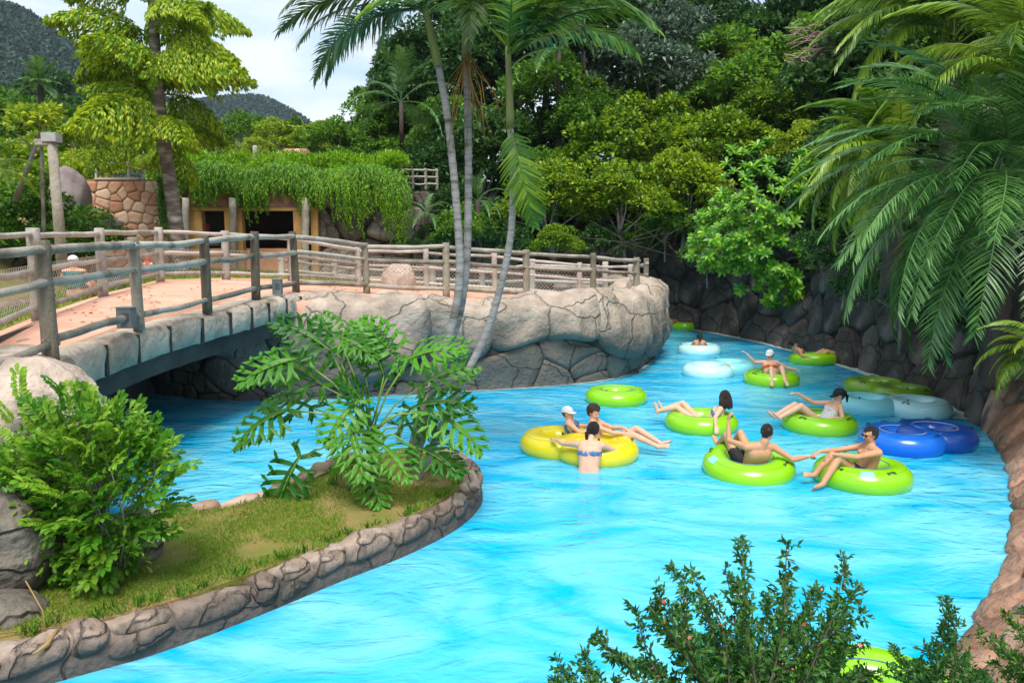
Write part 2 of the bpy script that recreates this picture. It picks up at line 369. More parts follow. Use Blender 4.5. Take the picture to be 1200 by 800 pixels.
def clip(poly, a, b, keep):
    # keep side of points closer to a than b, shrunk
    m = ((a[0]+b[0])/2, (a[1]+b[1])/2); d = (b[0]-a[0], b[1]-a[1]); out = []
    f = lambda p: (p[0]-m[0])*d[0] + (p[1]-m[1])*d[1]
    for i in range(len(poly)):
        p, q = poly[i], poly[(i+1) % len(poly)]; fp, fq = f(p), f(q)
        if fp <= 0: out.append(p)
        if (fp < 0 < fq) or (fq < 0 < fp):
            t = fp/(fp-fq); out.append((p[0]+(q[0]-p[0])*t, p[1]+(q[1]-p[1])*t))
    return out
def cells(seeds, x0, x1, y0, y1):
    out = []
    S = np.array(seeds)
    for i, s in enumerate(seeds):
        poly = [(x0, y0), (x1, y0), (x1, y1), (x0, y1)]
        d = ((S-S[i])**2).sum(1); order = np.argsort(d)[1:14]
        for j in order:
            poly = clip(poly, s, seeds[j], True)
            if len(poly) < 3: break
        if len(poly) >= 3: out.append(poly)
    return out
def jitter_grid(x0, x1, y0, y1, sx, sy, j=.38, brick=True):
    S = []; ny = max(1, round((y1-y0)/sy)); nx = max(1, round((x1-x0)/sx))
    for a in range(ny):
        for b in range(nx):
            off = .5 if (brick and a % 2) else 0
            S.append((x0+(b+.5+off*.9-.25+rng.uniform(-j, j))*(x1-x0)/nx, y0+(a+.5+rng.uniform(-j, j)*.8)*(y1-y0)/ny))
    return S
def stone_mesh(poly, surf, h, gap=.012, back=.04, rough=.3, n=14, rings=3, soft=2, seed=0.0, ns=2.5):
    cx = sum(p[0] for p in poly)/len(poly); cy = sum(p[1] for p in poly)/len(poly)
    pts = list(poly)
    for _ in range(soft):
        q = []
        for i in range(len(pts)):
            a, b = pts[i], pts[(i+1) % len(pts)]
            q.append((a[0]*.8+b[0]*.2, a[1]*.8+b[1]*.2)); q.append((a[0]*.2+b[0]*.8, a[1]*.2+b[1]*.8))
        pts = q
    # resample to n
    L = [0]
    for i in range(len(pts)): L.append(L[-1]+math.dist(pts[i], pts[(i+1) % len(pts)]))
    ring = []
    for k in range(n):
        t = L[-1]*k/n; i = max(0, min(int(np.searchsorted(L, t, side='right'))-1, len(pts)-1))
        f = (t-L[i])/max(1e-9, L[i+1]-L[i]); a, b = pts[i], pts[(i+1) % len(pts)]
        ring.append((a[0]+(b[0]-a[0])*f, a[1]+(b[1]-a[1])*f))
    r0 = sum(math.dist(p, (cx, cy)) for p in ring)/n
    V = []; F = []
    levels = [(1-gap/r0, -back)]
    for k in range(rings):
        s = 1-gap/r0 if k == 0 else (1-gap/r0)*(1-(k/rings)**1.0)
        e = min(1, (1-s)*r0/(min(r0, .25)))
        levels.append((s if k else s*.985, h*(.30 + .70*math.sqrt(max(0, 1-(1-e)**2)))))
    for s, hh in levels:
        for p in ring:
            q = (cx+(p[0]-cx)*s, cy+(p[1]-cy)*s); P, N = surf(*q)
            P = Vector(P); N = Vector(N)
            d = hh + (fbm(P, ns, seed)*h*rough if hh > 0 else 0)
            V.append(P+N*d)
    P, N = surf(cx, cy); V.append(Vector(P)+Vector(N)*(h + fbm(P, ns, seed)*h*rough))
    for a in range(len(levels)-1):
        for k in range(n):
            k2 = (k+1) % n; F.append((a*n+k, a*n+k2, (a+1)*n+k2, (a+1)*n+k))
    b = (len(levels)-1)*n
    for k in range(n): F.append((b+k, b+(k+1) % n, len(V)-1))
    return V, F
def orient(V, F, N):
    a, b, c = V[F[-1][0]], V[F[-1][1]], V[F[-1][2]]
    return F if (b-a).cross(c-a).dot(N) > 0 else [tuple(reversed(f)) for f in F]
def stone_field(polys, surf, m, parent, name='stone', hs=(.03, .07), label=None, **kw):
    for i, poly in enumerate(polys):
        area = abs(sum(poly[k][0]*poly[(k+1) % len(poly)][1]-poly[(k+1) % len(poly)][0]*poly[k][1] for k in range(len(poly))))/2
        if area < .002: continue
        V, F = stone_mesh(poly, surf, rng.uniform(*hs), seed=rng.uniform(0, 50), **kw)
        P, N = surf(sum(p[0] for p in poly)/len(poly), sum(p[1] for p in poly)/len(poly))
        F = orient(V, F, Vector(N)); c = Vector(P)
        mm = m(i, c) if callable(m) else m
        obj(name, [v-c for v in V], F, mm, parent, loc=c)
def sheet(surf, u0, u1, v0, v1, nu, nv, off=0.0):
    V = []; F = []
    for i in range(nu+1):
        for j in range(nv+1):
            P, N = surf(u0+(u1-u0)*i/nu, v0+(v1-v0)*j/nv); V.append(Vector(P)+Vector(N)*off)
    for i in range(nu):
        for j in range(nv):
            F.append((i*(nv+1)+j, (i+1)*(nv+1)+j, (i+1)*(nv+1)+j+1, i*(nv+1)+j+1))
    return V, F
def boulder(c, r, seed, sub=4, amp=.22, flat=0):
    bm = bmesh.new(); bmesh.ops.create_icosphere(bm, subdivisions=sub, radius=1)
    for v in bm.verts:
        p = v.co.normalized()
        d = 1 + amp*fbm(p, 1.1, seed) + amp*.30*fbm(p, 3.3, seed+9)
        # faceting: pull towards a few planes
        v.co = Vector((p.x*r[0], p.y*r[1], p.z*r[2]))*d
    bm.verts.index_update(); V = [v.co.copy() for v in bm.verts]; F = [[v.index for v in f.verts] for f in bm.faces]; bm.free()
    return V, F
def poly_slab(name, pts, z, depth, m, kind='structure'):
    n = len(pts); V = [Vector((p[0], p[1], z)) for p in pts]+[Vector((p[0], p[1], z-depth)) for p in pts]
    bm = bmesh.new(); vs = [bm.verts.new(v) for v in V]
    bm.faces.new(vs[:n])
    for i in range(n): bm.faces.new((vs[i], vs[n+i], vs[n+(i+1) % n], vs[(i+1) % n]))
    bmesh.ops.recalc_face_normals(bm, faces=bm.faces); bmesh.ops.triangulate(bm, faces=[f for f in bm.faces if len(f.verts) > 4])
    me = bpy.data.meshes.new(name); bm.to_mesh(me); bm.free(); me.materials.append(m)
    return tag(link(name, me), kind=kind)
def loft(name, rows, m, smooth=True):
    V = []; F = []; n = len(rows[0])
    for r_ in rows: V += list(r_)
    for a in range(len(rows)-1):
        for k in range(n-1): F.append((a*n+k, a*n+k+1, (a+1)*n+k+1, (a+1)*n+k))
    bm = bmesh.new(); vs = [bm.verts.new(v) for v in V]
    for f in F: bm.faces.new([vs[i] for i in f])
    if bm.faces[:] and sum(f.normal.z for f in bm.faces if (f.normal_update() or True)) < 0:
        bmesh.ops.reverse_faces(bm, faces=bm.faces)
    me = bpy.data.meshes.new(name); bm.to_mesh(me); bm.free(); me.materials.append(m)
    if smooth: me.polygons.foreach_set('use_smooth', [True]*len(me.polygons))
    return tag(link(name, me), kind='structure')

# ------------------------------------------------------------------ ground, water
V, F = sheet(lambda u, v: ((u, v, -1.4), (0, 0, 1)), -3000, 3000, -600, 5000, 6, 6)
tag(obj('ground', V, F, M['forest_floor']), kind='structure')

def pool_floor_mat():
    m = bpy.data.materials.new('pool_floor'); m.use_nodes = True; n = m.node_tree.nodes; l = m.node_tree.links
    b = n['Principled BSDF']; b.inputs['Roughness'].default_value = .8
    t = n.new('ShaderNodeTexCoord'); no = n.new('ShaderNodeTexNoise'); no.inputs['Scale'].default_value = .55; no.inputs['Detail'].default_value = 5
    no.inputs['Distortion'].default_value = 1.2
    r = n.new('ShaderNodeValToRGB'); r.color_ramp.elements[0].position = .3; r.color_ramp.elements[0].color = (.0, .50, .92, 1)
    r.color_ramp.elements[1].position = .72; r.color_ramp.elements[1].color = (.18, .78, .98, 1)  # paler patches: sky reflection painted into the floor colour
    l.new(t.outputs['Object'], no.inputs['Vector']); l.new(no.outputs['Fac'], r.inputs['Fac']); l.new(r.outputs[0], b.inputs['Base Color'])
    return m
M['pool_floor'] = pool_floor_mat()
def water_mat():
    m = bpy.data.materials.new('pool_water'); m.use_nodes = True; n = m.node_tree.nodes; l = m.node_tree.links
    n.clear(); out = n.new('ShaderNodeOutputMaterial')
    t = n.new('ShaderNodeTexCoord')
    # ripples: two noise scales, stretched across the view
    mpn = n.new('ShaderNodeMapping'); mpn.inputs['Scale'].default_value = (1.0, 1.7, 1); mpn.inputs['Rotation'].default_value = (0, 0, R(-14))
    l.new(t.outputs['Object'], mpn.inputs['Vector'])
    n1 = n.new('ShaderNodeTexNoise'); n1.inputs['Scale'].default_value = 1.6; n1.inputs['Detail'].default_value = 4; n1.inputs['Distortion'].default_value = 1.6
    n2 = n.new('ShaderNodeTexNoise'); n2.inputs['Scale'].default_value = 6.0; n2.inputs['Detail'].default_value = 3; n2.inputs['Distortion'].default_value = .8
    for q in (n1, n2): l.new(mpn.outputs[0], q.inputs['Vector'])
    ad = n.new('ShaderNodeMath'); ad.operation = 'MULTIPLY_ADD'; ad.inputs[1].default_value = .28
    l.new(n2.outputs['Fac'], ad.inputs[0]); l.new(n1.outputs['Fac'], ad.inputs[2])
    bp = n.new('ShaderNodeBump'); bp.inputs['Strength'].default_value = .42; bp.inputs['Distance'].default_value = .12
    l.new(ad.outputs[0], bp.inputs['Height'])
    gl = n.new('ShaderNodeBsdfGlossy'); gl.inputs['Roughness'].default_value = .06; l.new(bp.outputs[0], gl.inputs['Normal'])
    tr = n.new('ShaderNodeBsdfTransparent'); tr.inputs['Color'].default_value = (.50, .95, .98, 1)
    df = n.new('ShaderNodeBsdfDiffuse'); l.new(bp.outputs[0], df.inputs['Normal'])
    n3 = n.new('ShaderNodeTexNoise'); n3.inputs['Scale'].default_value = .45; n3.inputs['Detail'].default_value = 6; n3.inputs['Distortion'].default_value = 2.0
    l.new(mpn.outputs[0], n3.inputs['Vector'])
    rr = n.new('ShaderNodeValToRGB'); rr.color_ramp.elements[0].position = .35; rr.color_ramp.elements[0].color = (.0, .52, .95, 1)
    rr.color_ramp.elements[1].position = .70; rr.color_ramp.elements[1].color = (.26, .80, .98, 1)  # pale end of the ramp puts sky reflection into the water colour
    l.new(n3.outputs['Fac'], rr.inputs['Fac']); l.new(rr.outputs[0], df.inputs['Color'])
    m1 = n.new('ShaderNodeMixShader'); m1.inputs[0].default_value = .74; l.new(tr.outputs[0], m1.inputs[1]); l.new(df.outputs[0], m1.inputs[2])
    fr = n.new('ShaderNodeFresnel'); fr.inputs['IOR'].default_value = 1.22; l.new(bp.outputs[0], fr.inputs['Normal'])
    m2 = n.new('ShaderNodeMixShader'); l.new(fr.outputs[0], m2.inputs[0]); l.new(m1.outputs[0], m2.inputs[1]); l.new(gl.outputs[0], m2.inputs[2])
    l.new(m2.outputs[0], out.inputs['Surface'])
    return m
M['water'] = water_mat()
V, F = sheet(lambda u, v: ((u, v, 0), (0, 0, 1)), -22, 18, -1, 40, 4, 4)
tag(obj('pool_water', V, F, M['water']), kind='structure')
V, F = sheet(lambda u, v: ((u, v, -.95), (0, 0, 1)), -22, 18, -1, 40, 4, 4)
tag(obj('pool_floor', V, F, M['pool_floor']), kind='structure')

# ------------------------------------------------------------------ posts and lines of the footbridge and promenade
FP = [(-120, 292, 510, 5.9), (60, 283, 420, 7.6), (163, 279, 382, 9.9), (243, 277, 363, 11.9), (300, 272, 348, 13.4), (347, 272, 340, 14.9),
      (430, 285, 342, 16.3), (523, 285, 346, 16.9), (617, 293, 351, 17.8), (695, 297, 353, 18.6), (746, 302, 354, 19.6)]
RP = [(-70, 268, 420, 7.4), (45, 268, 372, 10.6), (121, 268, 345, 13.2), (188, 267, 328, 16.0), (265, 271, 326, 17.5), (342, 276, 328, 19.0),
      (420, 290, 332, 21.0), (500, 292, 337, 21.8), (580, 297, 343, 22.3), (679, 308, 348, 22.6), (738, 310, 351, 22.0)]
def post_pts(T):
    out = []
    for px, t, b, Y in T:
        B = A(px, b, Y); Tt = A(px, t, Y); out.append((B, Tt.z))
    return out
FPP, RPP = post_pts(FP), post_pts(RP)
front = [p[0] for p in FPP]; rear = [p[0] for p in RPP]
# path of salmon sand over bridge and promenade
rows = [[f.lerp(r_, .165 if i_ <= 4 else 0)+Vector((0, -1.0 if i_ > 4 else 0, -.4)) for i_, (f, r_) in enumerate(zip(front, rear))]]
for k in range(5):
    rows.append([f.lerp(r_, (.17 if k == 0 and i_ <= 4 else k/4)) + Vector((0, -1.0 if (k == 0 and i_ > 4) else 0, -.03-(.13 if (k == 0 and i_ > 4) else 0))) for i_, (f, r_) in enumerate(zip(front, rear))])
    if k == 0: rows.append([f.lerp(r_, .18 if i_ <= 4 else 0) + Vector((0, 0, -.025)) for i_, (f, r_) in enumerate(zip(front, rear))])
loft('sand_path', rows, M['path'])
# land behind the rear fence
def out_from(p, s, dz): return Vector((p.x*s, p.y*s, p.z+dz))
rr_ = [Vector((rear[0].x-3, rear[0].y-3, rear[0].z))]+rear[:8]
loft('far_bank', [[out_from(p, 1.0, -.04) for p in rr_], [out_from(p, 1.08, -.05) for p in rr_]], M['path'])
loft('grass_bank', [[out_from(p, 1.08, -.054) for p in rr_], [out_from(p, 1.25, -.06) for p in rr_], [out_from(p, 1.5, 0) for p in rr_],
                    [out_from(p, 2.2, 1.2) for p in rr_], [out_from(p, 4.0, 3) for p in rr_], [out_from(p, 9.0, 8) for p in rr_]], M['turf'])

# ------------------------------------------------------------------ promenade rock wall
wallp = [W(150, 452), W(184, 461), W(250, 467), W(330, 468), W(420, 464), W(500, 460), W(560, 457), W(630, 453), W(700, 446), W(738, 437), W(758, 425), W(766, 412), W(763, 401), W(746, 394), W(720, 390), W(650, 389)]
wc = Curve(wallp)
front_z = 1.78
def ws(u, v):
    # v: arc parameter; 0..1.15 rises, then wraps back over the top
    P = wc.at(u); N = wc.n(u)
    top = 1.62+.12*math.sin(u*1.3)+.06*math.sin(u*3.1)
    k = max(0, min(1, v/top))
    off = .05 + .22*math.sin(PI*min(1, k*1.0))*.5 + .10*fbm((u, v, 0), .8, 3)
    und = -.25*max(0, math.sin((v-.35)*2.2)) if v < 1.2 else 0
    if v <= top:
        Q = P + N*(off) + Vector((0, 0, v))
        nn = (N + Vector((0, 0, .15+.8*max(0, (v-top+.35)/.35)))).normalized()
    else:
        e = v-top; Q = P + N*(off-e*.95) + Vector((0, 0, top+.10*math.sin(min(PI, e*3)))); nn = (Vector((0, 0, 1))+N*max(0, .7-e)).normalized()
    return Q, nn
wall = thing('rock_wall', 'sculpted promenade wall of rounded boulders and crazed stones rising from the pool under the log fence', 'rock wall')
V, F = sheet(ws, 0, wc.L, -.95, 2.6, 120, 22, off=-.02)
F = orient(V, F, Vector((0, 0, 1)))
obj('mortar', V, F, M['mortar_dark'], wall)
# upper row: large pale rounded boulders; the lower field: smaller grey stones
low_top = lambda u: .74+.30*math.sin(u*.75+.4)+.10*math.sin(u*2.1)-.28*max(0, min(1, (u-9)/2))
def lowsurf(u, v):
    t = v*low_top(u); return ws(u, t)
S = [(rng.uniform(0, wc.L), rng.uniform(-.3, 1.0)) for _ in range(62)]
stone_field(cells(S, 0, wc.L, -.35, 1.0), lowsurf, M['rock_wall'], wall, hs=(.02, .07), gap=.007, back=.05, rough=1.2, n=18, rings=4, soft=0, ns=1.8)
def upsurf(u, v):
    lt = low_top(u); return ws(u, lt+v*(2.5-lt))
u = 0; bl = []
while u < wc.L:
    wd = rng.choice([1.2, 1.9, 2.6, 3.0])*rng.uniform(.9, 1.1); bl.append((u, min(wc.L, u+wd))); u += wd
for a, b in bl:
    k = rng.uniform(-.12, .12)
    e_ = .12; q_ = rng.uniform(-.08, .02); poly = [(a-e_, .04), ((a+b)/2, q_-.04), (b+e_, .04), (b+e_, 1), (a-e_, 1)]
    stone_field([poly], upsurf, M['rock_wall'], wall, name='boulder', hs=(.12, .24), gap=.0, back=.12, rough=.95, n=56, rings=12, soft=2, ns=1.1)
# white lip at the foot of the wall
for nm, c_, a, b in (('pool_edge', wc, 5.5, wc.L-1),):
    V, F = sheet(lambda u, v: (c_.at(u)+c_.n(u)*(.02+v*.10)+Vector((0, 0, .012)), (0, 0, 1)), a, b, 0, 1, 60, 1)
    tag(obj(nm, V, orient(V, F, Vector((0, 0, 1))), M['edge_white']), kind='structure')

# ------------------------------------------------------------------ dark rock bank on the right and the low brown wall
bankp = [Vector((-8, 33.5, 0)), Vector((-3, 31.8, 0)), Vector((1.5, 30.2, 0)), Vector((4.6, 29, 0)), W(815, 386), W(900, 402), W(1000, 430), W(1100, 467), W(1150, 500),
         W(1180, 545), W(1188, 590), W(1181, 650), W(1155, 712), W(1125, 760), W(1100, 800), W(1082, 850), W(1075, 900)]
bc = Curve(bankp)
def closest_u(c_, p):
    i = min(range(len(c_.p)), key=lambda k: (c_.p[k]-p).length); return c_.u[i]
u_turn = closest_u(bc, W(1150, 500)); u_low = closest_u(bc, W(1186, 570))
def bh(u):
    if u < u_turn-3: return 3.0
    if u < u_low: t = (u-u_turn+3)/(u_low-u_turn+3); t = t*t*(3-2*t); return 3.0*(1-t)+.85*t
    return .85-.15*min(1, (u-u_low)/5)
def bs(u, v):
    P = bc.at(u); N = bc.n(u); H = bh(u); t = min(1, max(0, (u-u_turn)/(u_low-u_turn)))
    lean = (.22+.12*math.sin(u*.7)) * (1-t) + 1.0*t
    z = v*H
    off = -max(0, z)*lean + (.22*fbm((u*.5, v*1.3, 4), 1.0, 7))*(1-t)*min(1, max(0, v*3))
    zz = z if t < .01 else z*(1-.12*t)
    return P+N*off+Vector((0, 0, zz)), (N+Vector((0, 0, .25+.8*t))).normalized()
bank = thing('rock_bank', 'tall dark sculpted rock face along the far side of the river', 'rock wall')
V, F = sheet(bs, 0, u_turn+.3, -.32, 1.02, 110, 10, off=-.04); F = orient(V, F, Vector((0, -1, .2)))
obj('mortar', V, F, M['mortar_dark'], bank)
u_vis = closest_u(bc, W(1150, 500))
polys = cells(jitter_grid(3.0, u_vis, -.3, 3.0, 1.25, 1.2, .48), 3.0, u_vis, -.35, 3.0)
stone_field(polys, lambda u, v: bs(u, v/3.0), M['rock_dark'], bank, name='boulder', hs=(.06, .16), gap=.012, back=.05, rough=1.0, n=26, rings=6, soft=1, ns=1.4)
lowb = thing('stone_wall', 'low sloping wall of brown rounded stones curving along the right edge of the pool', 'stone wall')
V, F = sheet(bs, u_turn, bc.L, -.9, 1.5, 90, 8, off=-.04); F = orient(V, F, Vector((-1, 0, .4)))
obj('mortar', V, F, M['mortar_brown'], lowb)
polys = cells(jitter_grid(u_turn+.05, bc.L, -.1, 1.35, .62, .45, .45), u_turn+.05, bc.L, -.13, 1.35)
stone_field(polys, lambda u, v: bs(u, v/.85), M['rock_brown'], lowb, hs=(.035, .08), gap=.012, back=.05, rough=.5, n=16, rings=4, soft=2, ns=3)
V, F = sheet(lambda u, v: (bc.at(u)+bc.n(u)*(-.02+v*.34)+Vector((0, 0, .014)), (0, 0, 1)), 9, u_turn-.5, 0, 1, 60, 1)
tag(obj('pool_edge', V, orient(V, F, Vector((0, 0, 1))), M['edge_white']), kind='structure')
# wooded slope behind the wall
rows = []
us = [bc.L*i/60 for i in range(61)]
for d, dz in ((-.9, -.5), (.2, .0), (2, .3), (6, 1.0), (14, 2.6), (34, 5), (80, 7), (180, 4), (400, -3)):
    row = []
    for u in us:
        P = bc.at(u); N = bc.n(u); H = bh(u)
        far = Vector((.55, .83, 0)) if P.y > 12 else Vector((1, .15, 0))
        D = (-N).lerp(far, min(1, d/10)).normalized()
        hh = dz if P.y > 11 else dz*.35
        row.append(P + D*(max(d, 1.15 if H < 1.5 else d)+H*.4) + Vector((0, 0, H*.93+hh + (.3*fbm((P.x, P.y, d), .3, 2) if d > 1 else 0))))
    rows.append(row)
loft('wooded_slope', rows, M['forest_floor'])

# ------------------------------------------------------------------ island
isl = [W(-60, 845), W(30, 812), W(78, 797), W(186, 766), W(287, 729), W(400, 682), W(480, 650), W(540, 618), W(566, 590), W(562, 570), W(540, 556), W(505, 549), W(460, 552),
       W(400, 563), W(327, 596), W(277, 613), W(196, 626), W(120, 640)]
ic = Curve(isl)
isl_in = []
for k in range(0, 91):
    u = ic.L*k/90; P = ic.at(u); N = ic.n(u)
    isl_in.append(P - N*.22)
cz = Vector((0, 0, 0))
# which side is outwards
mid = sum(isl_in, Vector((0, 0, 0)))/len(isl_in)
u_tip = closest_u(ic, W(566, 590))
sgn = 1 if (ic.at(u_tip)-mid).dot(ic.n(u_tip)) > 0 else -1
def ks(u, v):
    P = ic.at(u); N = ic.n(u)*sgn; wdt = .36 if u < u_tip+.8 else .32
    hgt = (.25 if u < u_tip else .32)+.03*math.sin(u*2.3)
    a = v*PI*.62-.15
    x = wdt*.5*(math.cos(a)-1); z = hgt*max(-1, math.sin(a)) if v > .05 else -.3+v*6*.3
    if v < .05: z = -.25
    nn = (N*math.cos(a)+Vector((0, 0, 1))*max(.05, math.sin(a))).normalized()
    return P+N*(x+.0)+Vector((0, 0, z)), nn
kerb = thing('rock_kerb', 'kerb of rounded brown rocks edging the grassy island and its tip', 'kerb')
V, F = sheet(ks, 0, ic.L, 0, 1.15, 220, 12, off=-.015); F = orient(V, F, Vector((0, 0, 1)))
obj('mortar', V, F, M['kerb_rock'], kerb)
u = 0.0
while u < ic.L-.1:
    wd = rng.uniform(.22, .62)
    if u > u_tip+1.0: wd = rng.uniform(.3, .6)
    s_ = rng.uniform(.02, .10)
    two = rng.random() < .18 and u < u_tip
    m_ = M['kerb_rock'] if u < u_tip+.6 else M['kerb_tan']
    P4 = []
    if two:
        v_ = rng.uniform(.45, .6); P4 = [[(u, .12), (u+wd, .30), (u+wd+s_, v_), (u+s_, v_-.05)], [(u+s_, v_-.04), (u+wd+s_, v_), (u+wd, 1.1), (u, 1.1)]]
    else: P4 = [[(u, .28), (u+wd, .34), (u+wd+s_, .6), (u+wd, 1.1), (u, 1.1), (u+s_, .6)]]
    stone_field(P4, ks, m_, kerb, hs=(.012, .05), gap=.004, back=.03, rough=1.6, n=16, rings=4, soft=2, ns=5)
    u += wd
lz = .27
poly_slab('island_soil', [(p.x, p.y) for p in isl_in] + [(-9.5, isl_in[-1].y+.6), (-9.5, isl_in[0].y-1)], lz, 1.3, M['turf'])
# near bank the camera stands on, left bank of boulders
poly_slab('near_bank', [(-9, -12), (12, -12), (12, 1.8), (2.6, 2.35), (0, 2.2), (-9, 2.0)], 1.25, 2.4, M['soil'])
poly_slab('right_bank', [(3.4, 1.9), (14, 1.9), (14, 7.5), (7.9, 8.2), (6.9, 7.0), (5.6, 5.6), (4.6, 4.6)], .62, 1.8, M['soil'])

wp = [Vector((p.x, p.y, 0)) for p in rear[:7]]
wcu = Curve(wp)
def rws(u, v):
    P = wcu.at(u); N = wcu.n(u)
    return P+N*.1+Vector((0, 0, v)), N
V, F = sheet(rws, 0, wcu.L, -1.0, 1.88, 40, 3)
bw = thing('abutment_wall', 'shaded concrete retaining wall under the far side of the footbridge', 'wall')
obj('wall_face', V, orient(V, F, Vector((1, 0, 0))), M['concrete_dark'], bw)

# right bank behind the low brown wall
rows = []
us_ = [u_turn-4+(bc.L-u_turn+4)*i/40 for i in range(41)]
for d, dz in ((.55, -.30), (1.15, -.02), (2.2, .05), (4, .2), (9, .5), (25, 1.0)):
    row = []
    for u in us_:
        P = bc.at(u); N = bc.n(u); D = (-N).lerp(Vector((1, 0, 0)), min(1, d/5)*.9).normalized()
        row.append(Vector((P.x, P.y, 0))+D*d+Vector((0, 0, .85+dz+.10*fbm((P.x, P.y, d), .5, 4)*(1 if d > 2 else 0))))
    rows.append(row)
loft('right_bank', rows, M['forest_floor'])
# ------------------------------------------------------------------ log fences
def log(pts, r, seed, n=8):
    pts = [Vector(p) for p in pts]; a, b = pts[0], pts[-1]; q = []
    K = max(4, int((b-a).length/.35)); rs = []
    for k in range(K+1):
        t = k/K; i = min(int(t*(len(pts)-1)), len(pts)-2); f = t*(len(pts)-1)-i
        p = pts[i].lerp(pts[i+1], f)
        p = p+Vector((.012*noise.noise((k*.9, seed, 0)), .012*noise.noise((k*.9, seed, 5)), .022*noise.noise((k*.7, seed, 9))))
        q.append(p); rs.append(r*(1+.12*noise.noise((k*.8, seed, 3)))*(1.08-.16*t if seed % 2 < 1 else .92+.16*t))
    mb = MB(); mb.tube(q, rs, n); return mb
def post_mesh(r, h, seed):
    mb = MB(); pts = []; rs = []
    for k in range(9):
        t = k/8; pts.append((0, 0, h*t)); rs.append(r*(1.04-.06*t)*(1+.05*noise.noise((k*.7, seed, 1))))
    pts.append((0, 0, h+.012)); rs.append(r*.86)
    mb.tube(pts, rs, 10, jit=.03); return mb
def net(mb, a, b, z0a, z1a, z0b, z1b, s=.075, r=.0034):
    L = (Vector((b.x, b.y, 0))-Vector((a.x, a.y, 0))).length
    H = ((z1a-z0a)+(z1b-z0b))/2
    def P(u, v):
        t = u/L; z0 = z0a+(z0b-z0a)*t; z1 = z1a+(z1b-z1a)*t
        return Vector((a.x+(b.x-a.x)*t, a.y+(b.y-a.y)*t, z0+(z1-z0)*v/H))
    for sg in (1, -1):
        u = -H
        while u < L+H:
            # line from (u,0) to (u+H,H) (or mirrored), slope: diamonds a little wider than tall
            u0, v0, u1, v1 = (u, 0, u+H, H) if sg > 0 else (u+H, 0, u, H)
            lo, hi = 0.0, 1.0
            if u1 != u0:
                ta, tb = (0-u0)/(u1-u0), (L-u0)/(u1-u0)
                lo, hi = max(lo, min(ta, tb)), min(hi, max(ta, tb))
            if hi-lo > .02:
                p = P(u0+(u1-u0)*lo, v0+(v1-v0)*lo); q = P(u0+(u1-u0)*hi, v0+(v1-v0)*hi)
                d = Vector((-(b.y-a.y), b.x-a.x, 0)).normalized()*.002*sg
                mb.tube([p+d, q+d], r, 3, cap=False)
            u += s*1.25
    for v in (0, H):
        mb.tube([P(0, v), P(L, v)], r*1.3, 3, cap=False)
def fence(name, label, pts, fr=(.93, .65, .14), rpost=.075, rrail=.045, pm='wood_post', rm='wood', netz=None, skip=(), double_tip=False):
    t = thing(name, label, 'fence', (0, 0, 0))
    for i, (B, top) in enumerate(pts):
        if i in skip: continue
        h = top-B.z+.05; r = rpost*(1.0+.1*rng.uniform(-1, 1))
        ob = post_mesh(r, h, i*3.3).build('post', M[pm], t, loc=(B.x, B.y, B.z-.05), rot=(R(rng.uniform(-1.2, 1.2)), R(rng.uniform(-1.2, 1.2)), rng.uniform(0, 6)))
    nb = MB()
    for i in range(len(pts)-1):
        (B0, t0), (B1, t1) = pts[i], pts[i+1]
        d = Vector((B1.x-B0.x, B1.y-B0.y, 0)).normalized(); s = Vector((d.y, -d.x, 0))*(rpost*.75)
        if s.y > 0: s = -s
        for j, f in enumerate(fr):
            z0 = B0.z+(t0-B0.z)*f+rng.uniform(-.015, .015); z1 = B1.z+(t1-B1.z)*f+rng.uniform(-.015, .015)
            a = Vector((B0.x, B0.y, z0))-d*.07; b = Vector((B1.x, B1.y, z1))+d*.07
            sag = Vector((0, 0, rng.uniform(-.03, .015)))
            log([a+s*(.2 if j else .1), (a+b)/2+s*.2+sag, b+s*(.2 if j else .1)], rrail*rng.uniform(.9, 1.12), i*5.1+j).build('rail', M[rm], t)
        if netz:
            h0, h1 = t0-B0.z, t1-B1.z
            net(nb, Vector((B0.x, B0.y, 0))-s*.2, Vector((B1.x, B1.y, 0))-s*.2, B0.z+h0*netz[0], B0.z+h0*netz[1], B1.z+h1*netz[0], B1.z+h1*netz[1])
    if netz:
        ob = nb.build('wire_netting', M['wire'], t); tag(ob, kind='stuff')
    return t
fence('log_fence', 'near log fence running from the footbridge along the top of the rock wall', FPP[:], netz=None)
nbm = MB()
# return end of the fence at the promenade tip
tipB, tipT = FPP[-1]
e2 = A(757, 353, 20.3); e3 = RPP[-1][0]
fence('log_fence', 'short return of log fence closing the right tip of the promenade', [(e2, A(757, 303, 20.3).z), (Vector((e3.x+.15, e3.y-.2, e3.z)), RPP[-1][1]+.05)], fr=(.9, .62, .14))
fence('log_fence', 'log fence with wire netting on the far side of the footbridge and promenade', RPP, fr=(.93, .52, .12), rpost=.085, rrail=.042, pm='wood_pale', rm='wood_pale', netz=(.10, .60))
CP = [(330, 300, 327, 21.5), (392, 309, 331, 23.4), (454, 314, 334, 23.8), (507, 312, 337, 24), (565, 312, 342, 24.3), (624, 304, 346, 24.2), (709, 307, 348, 24)]
fence('log_fence', 'low pale log fence behind the promenade, partly hidden by the other fences', post_pts(CP), fr=(.85, .4), rpost=.10, rrail=.05, pm='wood_pale', rm='wood_pale')
# netting on the promenade front, right of the second palm
t = thing('wire_net', 'diamond wire netting stretched low behind the promenade log fence', 'netting')
for i in range(5, 10):
    (B0, t0), (B1, t1) = FPP[i], FPP[i+1]
    off = Vector((0, .12, 0))
    net(nbm, B0+off, B1+off, B0.z+.1, B0.z+.75, B1.z+.1, B1.z+.75)
ob = nbm.build('wire_netting', M['wire'], t); tag(ob, kind='stuff')

